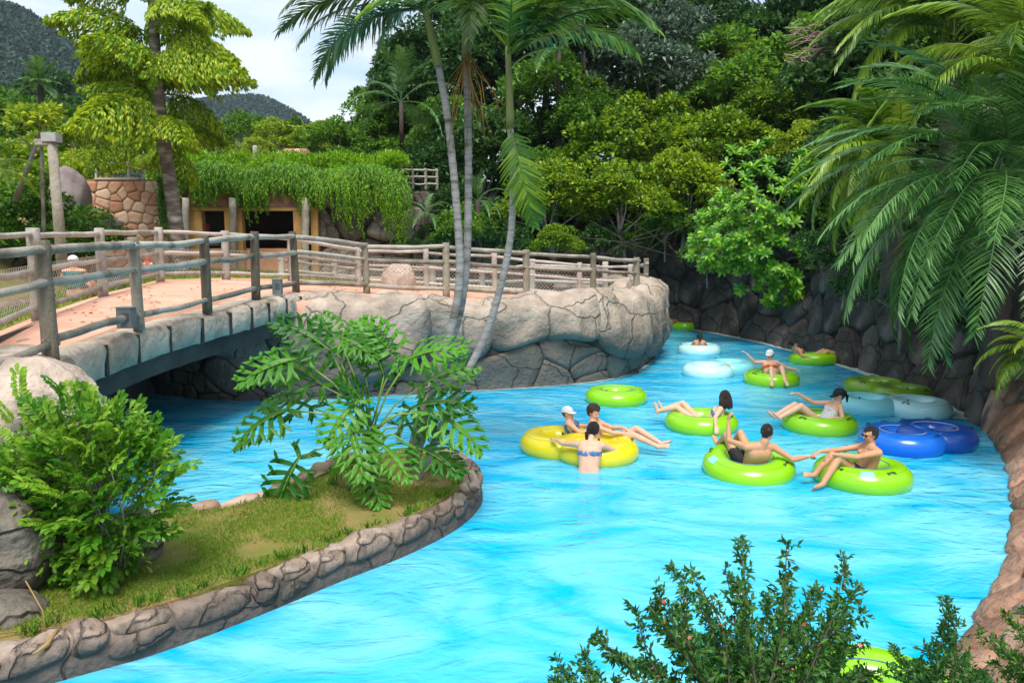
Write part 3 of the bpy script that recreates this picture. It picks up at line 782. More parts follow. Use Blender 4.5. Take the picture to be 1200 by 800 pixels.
# ------------------------------------------------------------------ footbridge: edging blocks on a dark beam
br = thing('footbridge', 'curved footbridge with a row of pale concrete edging blocks over a dark beam', 'bridge')
ev = [A(-30, 468, 6.8), A(67, 425, 7.75), A(113, 407, 8.7), A(163, 391, 9.8), A(200, 381, 10.7), A(243, 371, 11.8), A(280, 363, 12.6), A(320, 353, 13.5), A(350, 347, 14.3), A(372, 346, 14.9)]
ec = Curve(ev)
joints = [A(x, y, Y) for x, y, Y in [(67, 425, 7.75), (124, 403, 8.95), (163, 391, 9.8), (202, 380.5, 10.75), (240, 372, 11.7), (270, 365, 12.35), (294, 359, 12.95), (316, 354, 13.4), (334, 350, 13.9), (352, 347, 14.4), (372, 346, 14.9)]]
ju = [closest_u(ec, j) for j in joints]
for i in range(len(ju)-1):
    a, b = ju[i]+.038, ju[i+1]-.038
    Hh = .40; dep = 1.05
    V = []; F = []; NU = 8
    prof = [(-.0, -Hh), (.02, -Hh*.6), (.03, -Hh*.25), (.015, -.06), (-.03, -.008), (-.12, .012), (-dep*.5, .0), (-dep, .0), (-dep, -Hh)]
    for k in range(NU+1):
        u = a+(b-a)*(0, .04, .14, .35, .5, .65, .86, .96, 1)[k]; P = ec.at(u); N = ec.n(u); N = N if N.x > 0 else -N
        ed = min(k, NU-k); pin = .055 if ed == 0 else (.014 if ed == 1 else 0)
        for o_, z_ in prof:
            q = P+N*(o_-pin)+Vector((0, 0, z_+.03-pin*.5))
            g = fbm(q, 3.2, i*3.0)+.5*fbm(q, 9, i)
            V.append(q+N*g*.03+Vector((0, 0, g*.022)))
    n = len(prof)
    for k in range(NU):
        for j in range(n): F.append((k*n+j, k*n+(j+1) % n, (k+1)*n+(j+1) % n, (k+1)*n+j))
    F.append(tuple(range(n))[::-1]); F.append(tuple(NU*n+j for j in range(n)))
    bm = bmesh.new(); vs = [bm.verts.new(v) for v in V]
    for f in F: bm.faces.new([vs[x] for x in f])
    bmesh.ops.recalc_face_normals(bm, faces=bm.faces); me = bpy.data.meshes.new('edging_block'); bm.to_mesh(me); bm.free()
    me.materials.append(M['block']); me.polygons.foreach_set('use_smooth', [True]*len(me.polygons)); link('edging_block', me, br)
for j_ in ju:
    P = ec.at(j_); N = ec.n(j_); N = N if N.x > 0 else -N; mb = MB(); mb.box(P+N*(-.30)+Vector((0, 0, -.20)), (.58, .075, .37), rz=math.atan2(N.y, N.x)); mb.build('joint', M['mortar_dark'], br, smooth=False)
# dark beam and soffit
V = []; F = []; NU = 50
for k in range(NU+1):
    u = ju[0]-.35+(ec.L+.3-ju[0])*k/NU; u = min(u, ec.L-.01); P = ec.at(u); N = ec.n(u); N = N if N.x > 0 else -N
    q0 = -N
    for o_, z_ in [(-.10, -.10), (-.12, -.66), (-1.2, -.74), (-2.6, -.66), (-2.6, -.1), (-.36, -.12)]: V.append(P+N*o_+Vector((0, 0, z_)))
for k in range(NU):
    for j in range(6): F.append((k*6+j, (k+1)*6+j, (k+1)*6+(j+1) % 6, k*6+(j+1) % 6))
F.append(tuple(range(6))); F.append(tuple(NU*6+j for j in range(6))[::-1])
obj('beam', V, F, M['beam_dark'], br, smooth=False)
# lamp boxes on the edging
def lampbox(px, py, Y, h, w_, lab):
    B = A(px, py, Y); t = thing('floor_lamp_box', lab, 'lamp', B)
    mb = MB(); mb.box((0, 0, h/2), (w_, w_*.75, h), bev=.006); mb.build('housing', M['metal_dark'], t, smooth=False)
    mb = MB(); mb.box((0, 0, h+.008), (w_*1.12, w_*.85, .016), bev=.004); mb.build('cap', M['lamp_metal'], t, smooth=False)
    mb = MB(); mb.box((w_*.1, -w_*.38, h*.55), (w_*.5, .012, h*.4), bev=.003); mb.build('lens', M['concrete_dark'], t, smooth=False)
lampbox(149, 384, 9.5, .25, .19, 'dark square lamp box on the bridge edging beside the second near fence post')
lampbox(325.5, 345, 13.9, .27, .16, 'dark square lamp box on the bridge edging near the rock wall')

# ------------------------------------------------------------------ lamp post on the left
lp = A(80, 335, 13.8); t = thing('lamp_post', 'tall grey wooden lamp post with a flat box head left of the flagstone wall', 'lamp post', lp)
hh = A(72, 163, 13.8).z-lp.z
mb = MB(); mb.tube([(-.08, 0, 0), (-.09, 0, hh*.5), (-.11, 0, hh)], [.10, .09, .08], 12, jit=.02); mb.build('pole', M['wood_post'], t)
mb = MB(); mb.box((-.11, 0, hh+.02), (.26, .22, .16), bev=.01); mb.build('lamp_head', M['lamp_metal'], t, smooth=False)
mb = MB(); mb.box((-.26, 0, hh-.06), (.24, .16, .11), bev=.008); mb.build('side_bracket', M['wood'], t, smooth=False)

# ------------------------------------------------------------------ flagstone wall and cabin behind
Yc = 26.0
def facade(y_, x0, x1, z0, z1): return lambda u, v: (Vector((u, y_, v)), Vector((0, -1, 0)))
p0, p1 = A(96, 322, 22.5), A(192, 210, 22.5)
fw = thing('flagstone_wall', 'low wall clad in large orange crazed flagstones behind the footbridge', 'stone wall')
mb = MB(); mb.box(((p0.x+p1.x)/2, 22.9, (p0.z-1+p1.z)/2), (p1.x-p0.x, .7, p1.z-p0.z+1)); mb.build('core', M['flag_mortar'], fw, smooth=False)
sf = facade(22.54, 0, 0, 0, 0)
stone_field(cells(jitter_grid(p0.x, p1.x, p0.z-.4, p1.z-.05, .33, .30, .46), p0.x, p1.x, p0.z-.4, p1.z-.05), sf, M['flag'], fw, hs=(.008, .02), gap=.007, back=.02, rough=.5, n=20, rings=2, soft=0)
mb = MB(); mb.box(((p0.x+p1.x)/2-.1, 22.75, p1.z+.01), (1.3, .5, .08), bev=.02); mb.build('coping', M['kerb_tan'], fw, smooth=False)
mb = MB(); a = A(110, 190, 22.6); b = A(155, 192, 22.6); log([a, b], .028, 3).build('rail', M['wood_pale'], fw)
for x in (112, 150): log([A(x, 200, 22.6)-Vector((0, 0, .3)), A(x, 190, 22.6)], .03, x).build('post', M['wood_pale'], fw)
# grey rounded boulder left of the wall
def place_boulder(name, lab, c, r, m, seed, cat='boulder', amp=.2, sub=4, grp=None):
    V, F = boulder(c, r, seed, sub, amp); o_ = obj(name, V, F, m, loc=c); tag(o_, lab, cat, grp); return o_
M['rock_purple'] = mat('rock_purple', [(.15, .12, .13), (.26, .21, .21), (.34, .29, .28)], 1.5, .9, .5, 10)
c = A(82, 232, 21); place_boulder('boulder', 'smooth purplish grey boulder leaning between lamp post and flagstone wall', c, (.5, .5, .85), M['rock_purple'], 4.0, amp=.12)
c = A(98, 262, 20.5); place_boulder('boulder', 'flat grey rock slab lying at the foot of the purplish boulder', c, (1.0, .5, .22), M['rock_purple'], 8.0, amp=.15)

cabin = thing('cabin', 'low orange stone cabin with ochre door frames and dark openings under hanging vines', 'building')
xl, xr = A(186, 300, Yc).x, A(372, 300, Yc).x
zg = 1.75; zt = A(300, 210, Yc).z
def bx(mb, px0, px1, py0, py1, y0, dep): 
    a, b = A(px0, py1, y0), A(px1, py0, y0); mb.box(((a.x+b.x)/2, y0+dep/2, (a.z+b.z)/2), (b.x-a.x, dep, b.z-a.z))
# solid wall pieces around the openings: band over, piers, low parapet
mb = MB(); bx(mb, 186, 372, 205, 245, Yc+.05, .5); mb.build('wall', M['flag_mortar'], cabin, smooth=False)
a, b = A(192, 244, Yc), A(372, 212, Yc)
stone_field(cells(jitter_grid(a.x, b.x, a.z, b.z, .36, .38, .4), a.x, b.x, a.z+.01, b.z), facade(Yc+.06, 0, 0, 0, 0), M['flag'], cabin, hs=(.008, .02), gap=.007, back=.02, rough=.5, n=20, rings=2, soft=0)
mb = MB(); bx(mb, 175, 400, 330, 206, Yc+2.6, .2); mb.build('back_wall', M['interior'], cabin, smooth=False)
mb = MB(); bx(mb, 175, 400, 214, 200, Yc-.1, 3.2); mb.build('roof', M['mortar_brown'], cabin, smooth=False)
for x0, x1, k in ((197, 206, 'ochre'), (221, 236, 'ochre'), (266, 283, 'ochre'), (346, 356, 'ochre'), (366, 372, 'ochre')):
    mb = MB(); bx(mb, x0, x1, 246, 326, Yc-.02, .3); mb.build('pillar', M[k], cabin, smooth=False)
mb = MB(); bx(mb, 196, 373, 243.5, 247, Yc-.04, .32); mb.build('lintel', M['ochre'], cabin, smooth=False)
mb = MB(); bx(mb, 188, 352, 291, 329, Yc+.3, .25); mb.build('parapet', M['orange_wall'], cabin, smooth=False)
mb = MB(); bx(mb, 238, 256, 272, 288, Yc+.9, .3); mb.build('counter', M['lamp_metal'], cabin, smooth=False)
for i, x in enumerate((217.5, 273, 358)):
    log([A(x, 330, Yc-.3), A(x, 232, Yc-.3)], .12, i*1.7, 10).build('log_column', M['wood'], cabin)
mb = MB(); bx(mb, 238, 243, 262, 276, Yc+.6, .2); mb.build('box', M['cloth_red'], cabin, smooth=False)
# dark rock face right of the cabin
dr = thing('rock_cliff', 'dark faceted rock face right of the cabin under the hanging vines', 'rock wall')
x0, x1 = A(374, 300, 26.2).x, A(505, 300, 26.2).x; z0, z1 = 1.4, A(450, 222, 26.2).z
def drs(u, v):
    t = (u-x0)/(x1-x0); y = 26.2+.8*t+.3*fbm((u, v, 0), .5, 1)-.4*math.sin(t*3); return Vector((u, y+.10*(v-2), v)), Vector((.05, -1, .1)).normalized()
V, F = sheet(drs, x0, x1, z0, z1, 20, 10, off=-.05); F = orient(V, F, Vector((0, -1, 0))); obj('mortar', V, F, M['mortar_dark'], dr)
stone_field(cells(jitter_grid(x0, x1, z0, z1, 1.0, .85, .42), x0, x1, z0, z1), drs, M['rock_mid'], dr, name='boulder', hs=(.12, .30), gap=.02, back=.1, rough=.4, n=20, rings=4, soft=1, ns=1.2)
# fence above the rocks
tp = [(470, 197, 220, 27.5), (484, 198, 221, 27.3), (499, 198, 222, 27.5), (512, 198, 222, 28)]
fence('log_fence', 'small grey rail fence on top of the rocks right of the vine roof', post_pts(tp), fr=(.95, .6, .25), rpost=.05, rrail=.035)
fence('log_fence', 'thin pole rail running along the top of the vine roof', post_pts([(236, 180, 190, 27.3), (262, 182, 192, 27.3), (315, 184, 194, 27.4), (380, 187, 196, 27.5)]), fr=(.8,), rpost=.04, rrail=.035)
# stub post and terracotta wall behind the vine roof
sp1 = A(299.5, 192, 28.5); mb = MB(); mb.tube([(0, 0, 0), (0, 0, .75), (0, 0, .8)], [.09, .09, .06], 10); o_ = mb.build('wooden_post', M['wood_pale'], loc=sp1-Vector((0, 0, .15))); tag(o_, 'short pale round post rising behind the vine covered roof', 'post')
for q, (a_, b_) in enumerate((((318, 188), (330, 178)), ((333, 188), (360, 174)))):
    P, Q = A(a_[0], a_[1]+6, 30), A(b_[0], b_[1], 30)
    w_ = thing('stone_wall', ('small terracotta wall end behind the vine roof' if q == 0 else 'terracotta rubble wall rising behind the right of the vine roof'), 'wall', ((P.x+Q.x)/2, 30.2, P.z))
    mb = MB(); mb.box((0, 0, (Q.z-P.z)/2), (Q.x-P.x, .4, Q.z-P.z), bev=.05); mb.build('core', M['flag_mortar'], w_)
    hx, hz = (Q.x-P.x)/2, Q.z-P.z
    stone_field(cells(jitter_grid(-hx, hx, 0, hz, .3, .28, .4), -hx, hx, 0, hz), lambda u, v: (Vector((u, -.2, v)), Vector((0, -1, 0))), M['flag'], w_, hs=(.02, .04), gap=.01, back=.02, n=10, rings=2, soft=0)
# rocks on the promenade seen through the fences
c = A(467, 330, 19.5); place_boulder('boulder', 'pale pointed rock on the promenade behind the fourth palm-side fence bay', c, (.42, .35, .5), M['rock_light'], 2.0, sub=3)
c = A(742, 342, 21.3); place_boulder('boulder', 'pale sloping rock behind the last bay of the promenade fence', c, (.75, .5, .38), M['rock_light'], 6.0, sub=3)
# red fire hydrant seen behind the far fence
hy = A(174, 320, 17.5); t = thing('fire_hydrant', 'small red and white hydrant behind the far bridge fence', 'hydrant', hy)
mb = MB(); mb.tube([(0, 0, 0), (0, 0, .02), (0, 0, .03), (0, 0, .28)], [.09, .09, .06, .06], 10); mb.build('barrel', M['red_paint'], t)
mb = MB(); mb.ell((0, 0, .32), (.07, .07, .07)); mb.build('bonnet', M['red_paint'], t)
mb = MB(); mb.tube([(-.1, 0, .2), (.1, 0, .2)], .035, 8); mb.build('outlet', M['cloth_white'], t)
# grey crate on the grass behind the fence
gb = A(134, 338, 15.5); t = thing('equipment_box', 'grey metal box on the grass behind the netting right of the lamp post', 'box', gb, .2)
mb = MB(); mb.box((0, 0, .19), (.34, .3, .38), bev=.015); mb.build('body', M['metal_dark'], t, smooth=False)
mb = MB(); mb.box((0, 0, .39), (.36, .32, .03), bev=.008); mb.build('lid', M['lamp_metal'], t, smooth=False)
# low brown planter wall behind the fence at left
a, b = A(-40, 372, 12.6), A(45, 356, 13.4)
pw = thing('low_wall', 'low brown garden wall behind the netting at the left edge', 'wall')
log([a, b], .16, 2.2, 10).build('coping', M['kerb_rock'], pw); mb = MB(); mb.tube([a-Vector((0, 0, .2)), b-Vector((0, 0, .2))], .2, 10); mb.build('wall_face', M['kerb_rock'], pw)

# ------------------------------------------------------------------ boulders at the near left
place_boulder('boulder', 'large pale boulder at the near end of the footbridge, above the light green bush', A(22, 486, 7.2), (.80, .7, .58), M['rock_light'], 12.0, sub=5, amp=.14)
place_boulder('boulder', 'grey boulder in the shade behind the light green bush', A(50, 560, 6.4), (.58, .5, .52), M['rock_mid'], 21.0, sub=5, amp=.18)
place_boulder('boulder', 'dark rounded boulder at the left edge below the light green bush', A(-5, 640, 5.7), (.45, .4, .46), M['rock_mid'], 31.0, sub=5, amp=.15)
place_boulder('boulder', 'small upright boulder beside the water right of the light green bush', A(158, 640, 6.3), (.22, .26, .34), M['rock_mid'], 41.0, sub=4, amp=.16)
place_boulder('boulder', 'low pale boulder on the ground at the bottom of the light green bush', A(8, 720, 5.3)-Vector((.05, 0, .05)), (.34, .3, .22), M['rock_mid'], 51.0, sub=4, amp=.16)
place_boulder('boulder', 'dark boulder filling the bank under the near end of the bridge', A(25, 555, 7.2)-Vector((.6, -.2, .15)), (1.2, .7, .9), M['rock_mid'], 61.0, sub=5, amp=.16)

# ------------------------------------------------------------------ mountains
MT = []
def mountain(name, pts, Y0, depth, m):
    # pts: (px, py) skyline at distance Y0 -> ridge, with a rough slope in front
    rows = []; K = 16
    sk = [A(px, py, Y0) for px, py in pts]; c_ = resample(sk, (sk[-1]-sk[0]).length/70)
    for k in range(-4, K+1):
        row = []
        for p in c_:
            t = abs(k)/K; y = p.y - depth*(k/K)
            z = -2 + (p.z+2)*max(0, (1-t**1.25)) + 20*(Y0/600)*fbm((p.x*.01, y*.01, 0), 1.3, 4)*(1 if 0 < t < 1 else .12)*min(1, t*3)
            row.append(Vector((p.x*(1-.25*k/K), y, z)))
        rows.append(row)
    o_ = loft(name, rows[::-1], m); MT.append(o_); return o_
mountain('mountain_ridge', [(-700, -140), (-400, -120), (-200, -60), (-60, -12), (0, 2), (30, 12), (60, 32), (95, 56), (140, 84), (200, 118), (260, 150), (330, 190)], 320, 180, M['far_forest'])
mountain('mountain_ridge', [(120, 170), (190, 130), (240, 117), (285, 113), (310, 115), (335, 127), (355, 138), (375, 152), (400, 165), (450, 180), (560, 200)], 560, 200, M['far_forest'])
# ------------------------------------------------------------------ foliage tools
def unit(v): return v/np.maximum(1e-9, np.linalg.norm(v, axis=1, keepdims=True))
def leaves_np(P, D, Nn, L, Wd, fold=.25, shape=1):
    """P base points, D direction, Nn normal, L length, Wd width -> kite leaves folded on the midrib"""
    n = len(P); D = unit(D); S = unit(np.cross(D, Nn)); Nn = unit(np.cross(S, D))
    L = np.broadcast_to(np.asarray(L, float).reshape(-1, 1), (n, 1)); Wd = np.broadcast_to(np.asarray(Wd, float).reshape(-1, 1), (n, 1))
    if shape == 1:
        V = np.stack([P, P+D*L*.45+S*Wd*.5+Nn*Wd*fold, P+D*L-Nn*L*.08, P+D*L*.45-S*Wd*.5+Nn*Wd*fold], 1).reshape(-1, 3)
        b = np.arange(n)*4
        F = np.concatenate([np.stack([b, b+1, b+2], 1), np.stack([b, b+2, b+3], 1)])
        return V, F
    # six-vertex obovate leaf
    V = np.stack([P, P+D*L*.40+S*Wd*.32+Nn*Wd*fold*.6, P+D*L*.74+S*Wd*.5+Nn*Wd*fold*.6-Nn*L*.05, P+D*L-Nn*L*.16, P+D*L*.74-S*Wd*.5+Nn*Wd*fold*.6-Nn*L*.05, P+D*L*.40-S*Wd*.32+Nn*Wd*fold*.6, P+D*L*.6-Nn*L*.03], 1).reshape(-1, 3)
    b = np.arange(n)*7
    F = np.concatenate([np.stack([b+i, b+j, b+6], 1) for i, j in ((0, 1), (1, 2), (2, 3), (3, 4), (4, 5), (5, 0))])
    return V, F
def join(parts):
    Vs = []; Fs = []; o_ = 0
    for V, F in parts: Vs.append(V); Fs.append(F+o_); o_ += len(V)
    return np.concatenate(Vs), np.concatenate(Fs)
def rsph(n): return unit(nr.normal(size=(n, 3)))
def crown_np(centres, rad, per, L, Wd, up=.35, droop=.15, shape=1, fill=.35, flat=.75):
    """leaf clumps: shell of leaves round each centre, facing out and up"""
    Ps = []; Ds = []; Ns = []
    for c, r in zip(centres, rad):
        d = rsph(per); d[:, 2] = np.where(d[:, 2] < -.3, -d[:, 2], d[:, 2])
        rr = r*(nr.uniform(fill, 1, per)**.5)
        P = np.asarray(c)+d*rr[:, None]*np.array([1, 1, flat])
        D = d*.7+rsph(per)*.6; D[:, 2] += up*.4-droop
        N = d*.5+rsph(per)*.35; N[:, 2] += .9
        Ps.append(P); Ds.append(D); Ns.append(N)
    P = np.concatenate(Ps); D = np.concatenate(Ds); N = np.concatenate(Ns); n = len(P)
    s = nr.uniform(.65, 1.25, n)
    return leaves_np(P, D, N, L*s, Wd*s, shape=shape)
def ellipsoid_centres(n, R_, lowcut=-.35, inner=.25):
    d = rsph(n*3); d = d[d[:, 2] > lowcut][:n]
    rr = nr.uniform(inner, 1, len(d))**.45
    return d*rr[:, None]*np.array(R_)
def limbs(mb, base, tops, r0, wob=.12):
    base = Vector(base)
    for t in tops:
        t = Vector(t); mid = base.lerp(t, .5)+Vector((rng.uniform(-wob, wob), rng.uniform(-wob, wob), rng.uniform(0, wob)))*(t-base).length
        c_ = resample([base, mid, t], (t-base).length/9); mb.tube(c_, [r0*(1-.85*k/(len(c_)-1)) for k in range(len(c_))], 5)
def tree_proto(name, h, R_, nclump, cr, per, L, Wd, lm, bm_='bark_grey', r0=.16, zc=.62, **kw):
    """returns an Empty with trunk and crown, to be placed or copied"""
    t = thing(name, '', 'tree'); mb = MB()
    lean = Vector((rng.uniform(-.3, .3), rng.uniform(-.3, .3), 0)); zb = h*zc-R_[2]*.6
    tp_ = [Vector((0, 0, -.6)), lean*.3+Vector((0, 0, zb*.4)), lean*.7+Vector((0, 0, zb*.8)), lean+Vector((0, 0, h*zc))]
    mb.tube(tp_, [r0*1.25, r0, r0*.8, r0*.5], 8, jit=.05)
    cc = ellipsoid_centres(nclump, R_); cc[:, 2] += h*zc
    pick = [cc[i] for i in nr.choice(len(cc), min(len(cc), 9), replace=False)]
    limbs(mb, tp_[2], pick, r0*.5); mb.build('trunk', M[bm_], t)
    V, F = crown_np(cc, nr.uniform(.7, 1.2, len(cc))*cr, per, L, Wd, **kw)
    tag(obj('crown', V, F, M[lm], t, smooth=False), kind='stuff'); return t
used = set()
def plant(proto, loc, rz=0, s=1.0, label=None, group=None, cat=None):
    if proto.name not in used:
        used.add(proto.name); proto.location = loc; proto.rotation_euler = (0, 0, rz); proto.scale = (s,)*3 if not isinstance(s, tuple) else s
        r = proto; 
        if label: r['label'] = label
    else: r = dup(proto, loc, (0, 0, rz), s, label)
    if group: r['group'] = group
    if cat: r['category'] = cat
    return r

# ------------------------------------------------------------------ palm fronds (along +X, drooping)
def frond_np(L=2.2, n=46, ll=.55, lw=.035, arch=.9, lift=.5, drop=.55, spread=1.1, vee=.25, jit=.12, seg=3, tip=.35, side_droop=1.0):
    """pinnate frond: midrib from the origin along +X rising by lift then falling by arch"""
    ts = np.linspace(0, 1, 24)
    x = L*(ts-.10*ts**3*arch); z = L*(lift*ts - arch*.9*ts**2.2*.62)
    mid = np.stack([x, .03*L*np.sin(ts*3), z], 1)
    Vs = []; Fs = []; o_ = 0
    # rib, triangular section
    rr = .016*L/2*(1-ts*.85)+.003
    for k in range(24):
        for a in range(3):
            th = a*2*PI/3+PI/2; Vs.append(mid[k]+np.array([0, math.cos(th)*rr[k], math.sin(th)*rr[k]]))
    for k in range(23):
        for a in range(3):
            b = (a+1) % 3; Fs += [(k*3+a, k*3+b, k*3+3+b), (k*3+a, k*3+3+b, k*3+3+a)]
    o_ = 72
    for side in (1, -1):
        for i in range(n):
            t = .14+.86*(i+.5)/n+nr.uniform(-.004, .004); p = np.array([np.interp(t, ts, mid[:, q]) for q in range(3)])
            t2 = min(1, t+.03); d = np.array([np.interp(t2, ts, mid[:, q]) for q in range(3)])-np.array([np.interp(t-.03, ts, mid[:, q]) for q in range(3)]); d /= np.linalg.norm(d)
            env = math.sin(PI*min(1, (t-.10)/.9)**.75)**.55 if t < .98 else .4
            le = ll*max(tip, env)*nr.uniform(.88, 1.08)
            sw = spread*(1-.55*t)+nr.uniform(-jit, jit)
            dr = np.array([d[0]*math.cos(sw), side*math.sin(sw), d[2]*math.cos(sw)+vee+nr.uniform(-jit, jit)]); dr /= np.linalg.norm(dr)
            w0 = lw*nr.uniform(.8, 1.15); q = p.copy(); pv = dr.copy(); wdir = np.cross(dr, [0, 0, 1.0]); wdir /= np.linalg.norm(wdir)+1e-9
            widths = [w0*.6, w0, w0*.75, 0.002]
            for s_ in range(seg+1):
                wd = widths[min(3, int(round(s_*3/seg)))]
                Vs.append(q+wdir*wd*.5); Vs.append(q-wdir*wd*.5)
                pv = pv+np.array([0, 0, -drop*side_droop/seg*(.6+.8*s_/seg)]); pv /= np.linalg.norm(pv); q = q+pv*le/seg
            for s_ in range(seg):
                a = o_+s_*2; Fs += [(a, a+1, a+3), (a, a+3, a+2)]
            o_ += 2*(seg+1)
    return np.array(Vs, float), np.array(Fs)
def frond_meshes(name, m, k, **kw):
    out = []
    for i in range(k):
        q = dict(kw); q['arch'] = kw.get('arch', .9)*rng.uniform(.8, 1.2); V, F = frond_np(**q); out.append(mesh(name, V, F, m, False))
    return out
def add_frond(parent, me, p, az, el=0.0, roll=0.0, s=1.0, name='frond'):
    ob = link(name, me, parent, p); ob.rotation_mode = 'QUATERNION'
    ob.rotation_quaternion = Quaternion((0, 0, 1), az) @ Quaternion((0, 1, 0), -el) @ Quaternion((1, 0, 0), roll); ob.scale = (s, s, s); return ob

# ------------------------------------------------------------------ wood behind: prototypes
dense = [tree_proto('broadleaf_tree', 9.5, (3.1, 3.1, 3.0), 60, .85, 150, .30, .17, 'leaf_mid', zc=.62), tree_proto('broadleaf_tree', 9.5, (3.1, 3.1, 3.0), 60, .85, 150, .30, .17, 'leaf_dark', zc=.62),
         tree_proto('broadleaf_tree', 9.0, (2.8, 2.8, 2.8), 56, .75, 150, .24, .12, 'leaf_blue', zc=.62)]
tall = tree_proto('tall_tree', 13, (3.3, 3.3, 4.6), 62, .85, 130, .30, .14, 'leaf_dark', zc=.66, r0=.2)
bushy = [tree_proto('bush', 2.6, (1.7, 1.5, 1.2), 60, .36, 130, .13, .08, 'leaf_yellowgreen', zc=.52, r0=.05), tree_proto('bush', 2.6, (1.7, 1.5, 1.2), 50, .40, 130, .15, .08, 'leaf_mid', zc=.52, r0=.05),
         tree_proto('bush', 2.4, (1.5, 1.5, 1.1), 44, .38, 120, .15, .08, 'leaf_dark', zc=.5, r0=.05), tree_proto('bush', 2.4, (1.5, 1.5, 1.1), 44, .36, 120, .14, .09, 'leaf_lime', zc=.5, r0=.05)]
G = 'trees of the wooded slope'
names = {0: 'mid green broadleaf tree', 1: 'dark green broadleaf tree', 2: 'blue green fine leaved tree'}
# (px of crown centre, py of crown centre, distance, kind, scale, where)
TR = [(395, 185, 34, 0, .50, 'low behind the right end of the vine roof'), (440, 165, 36, 0, .62, 'behind the thin trunked palms at left of the wood'),
      (350, 172, 40, 0, .42, 'just behind the vine roof under the small hill'), (470, 150, 38, 0, .75, 'left edge of the wood beside the sky'),
      (520, 110, 36, 1, .95, 'behind the middle palm trunks'), (560, 190, 31, 1, .7, 'low between the palm trunks'), (505, 215, 31, 1, .5, 'over the rail fence by the rock face'),
      (600, 60, 37, 1, 1.05, 'behind the crown of the right hand slim palm'), (650, 150, 32, 0, .85, 'above the yellow green shrubs at left'),
      (690, 60, 36, 1, 1.05, 'high in the middle of the wood'), (770, 90, 33, 2, 1.0, 'in the centre of the wood with greyish leaves'), (740, 20, 42, 1, 1.2, 'at the top behind the greyish one'),
      (830, 120, 34, 0, .95, 'right of the greyish tree'), (820, 30, 40, 2, .9, 'under the sky gaps near the top'), (880, 150, 31, 0, .85, 'above the rosette shrub'), (900, 80, 37, 1, .95, 'behind the drooping palm fronds'),
      (950, 110, 32, 0, .95, 'left behind the big drooping palm'), (980, 40, 36, 1, 1.1, 'top behind the big drooping palm'), (1040, 120, 27, 1, 1.0, 'behind the upper right palm fronds'),
      (1110, 60, 27, 1, 1.1, 'top right behind the palms'), (1180, 130, 24, 0, 1.0, 'at the right edge behind the palms'), (1080, 220, 22, 1, .8, 'low behind the big date palm'), (1190, 260, 19, 1, .75, 'at the right edge low behind the date palm'),
      (560, 20, 42, 1, 1.1, 'top behind the slim palms'), (480, 90, 42, 1, .62, 'small at the left top edge of the wood'), (1010, 215, 23, 1, .65, 'over the dark rock right of the rosette shrub'),
      (640, -20, 40, 2, 1.0, 'at the top edge between two dark crowns'), (910, -30, 44, 1, .9, 'at the top edge right of the sky gaps'), (530, 170, 33, 0, .6, 'directly behind the twin palm trunks')]
for px, py, Y, k, s, wh in TR:
    c = A(px, py, Y); h = (9.5, 9.5, 9.0)[k]*.62*s
    plant(dense[k], (c.x, c.y, c.z-h), rng.uniform(0, 6), s, names[k]+' '+wh, G)
for px, py, Y, s, wh in [(700, -60, 46, 1.0, 'over the centre of the wood'), (860, -70, 50, .9, 'beside the sky gaps at the top'), (600, -50, 48, .95, 'over the slim palms'), (1000, -60, 44, 1.0, 'over the right hand palms'), (790, -90, 47, .9, 'above the greyish tree'), (1130, -90, 38, 1.0, 'at the top right corner'), (520, -30, 50, .8, 'behind the left palm crown')]:
    c = A(px, py, Y); h = 13*.66*s; plant(tall, (c.x, c.y, c.z-h), rng.uniform(0, 6), s, 'tall dark tree '+wh, G)
# dark trees filling the low back of the wood
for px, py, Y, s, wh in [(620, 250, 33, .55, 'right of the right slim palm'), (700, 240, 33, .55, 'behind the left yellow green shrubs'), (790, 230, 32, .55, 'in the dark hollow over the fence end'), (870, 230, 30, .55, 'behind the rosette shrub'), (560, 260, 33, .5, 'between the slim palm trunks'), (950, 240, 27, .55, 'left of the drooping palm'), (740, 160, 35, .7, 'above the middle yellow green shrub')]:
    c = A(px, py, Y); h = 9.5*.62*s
    plant(dense[1], (c.x, c.y, c.z-h), rng.uniform(0, 6), s, 'dark shaded tree low in the wood '+wh, 'dark trees low in the wood')
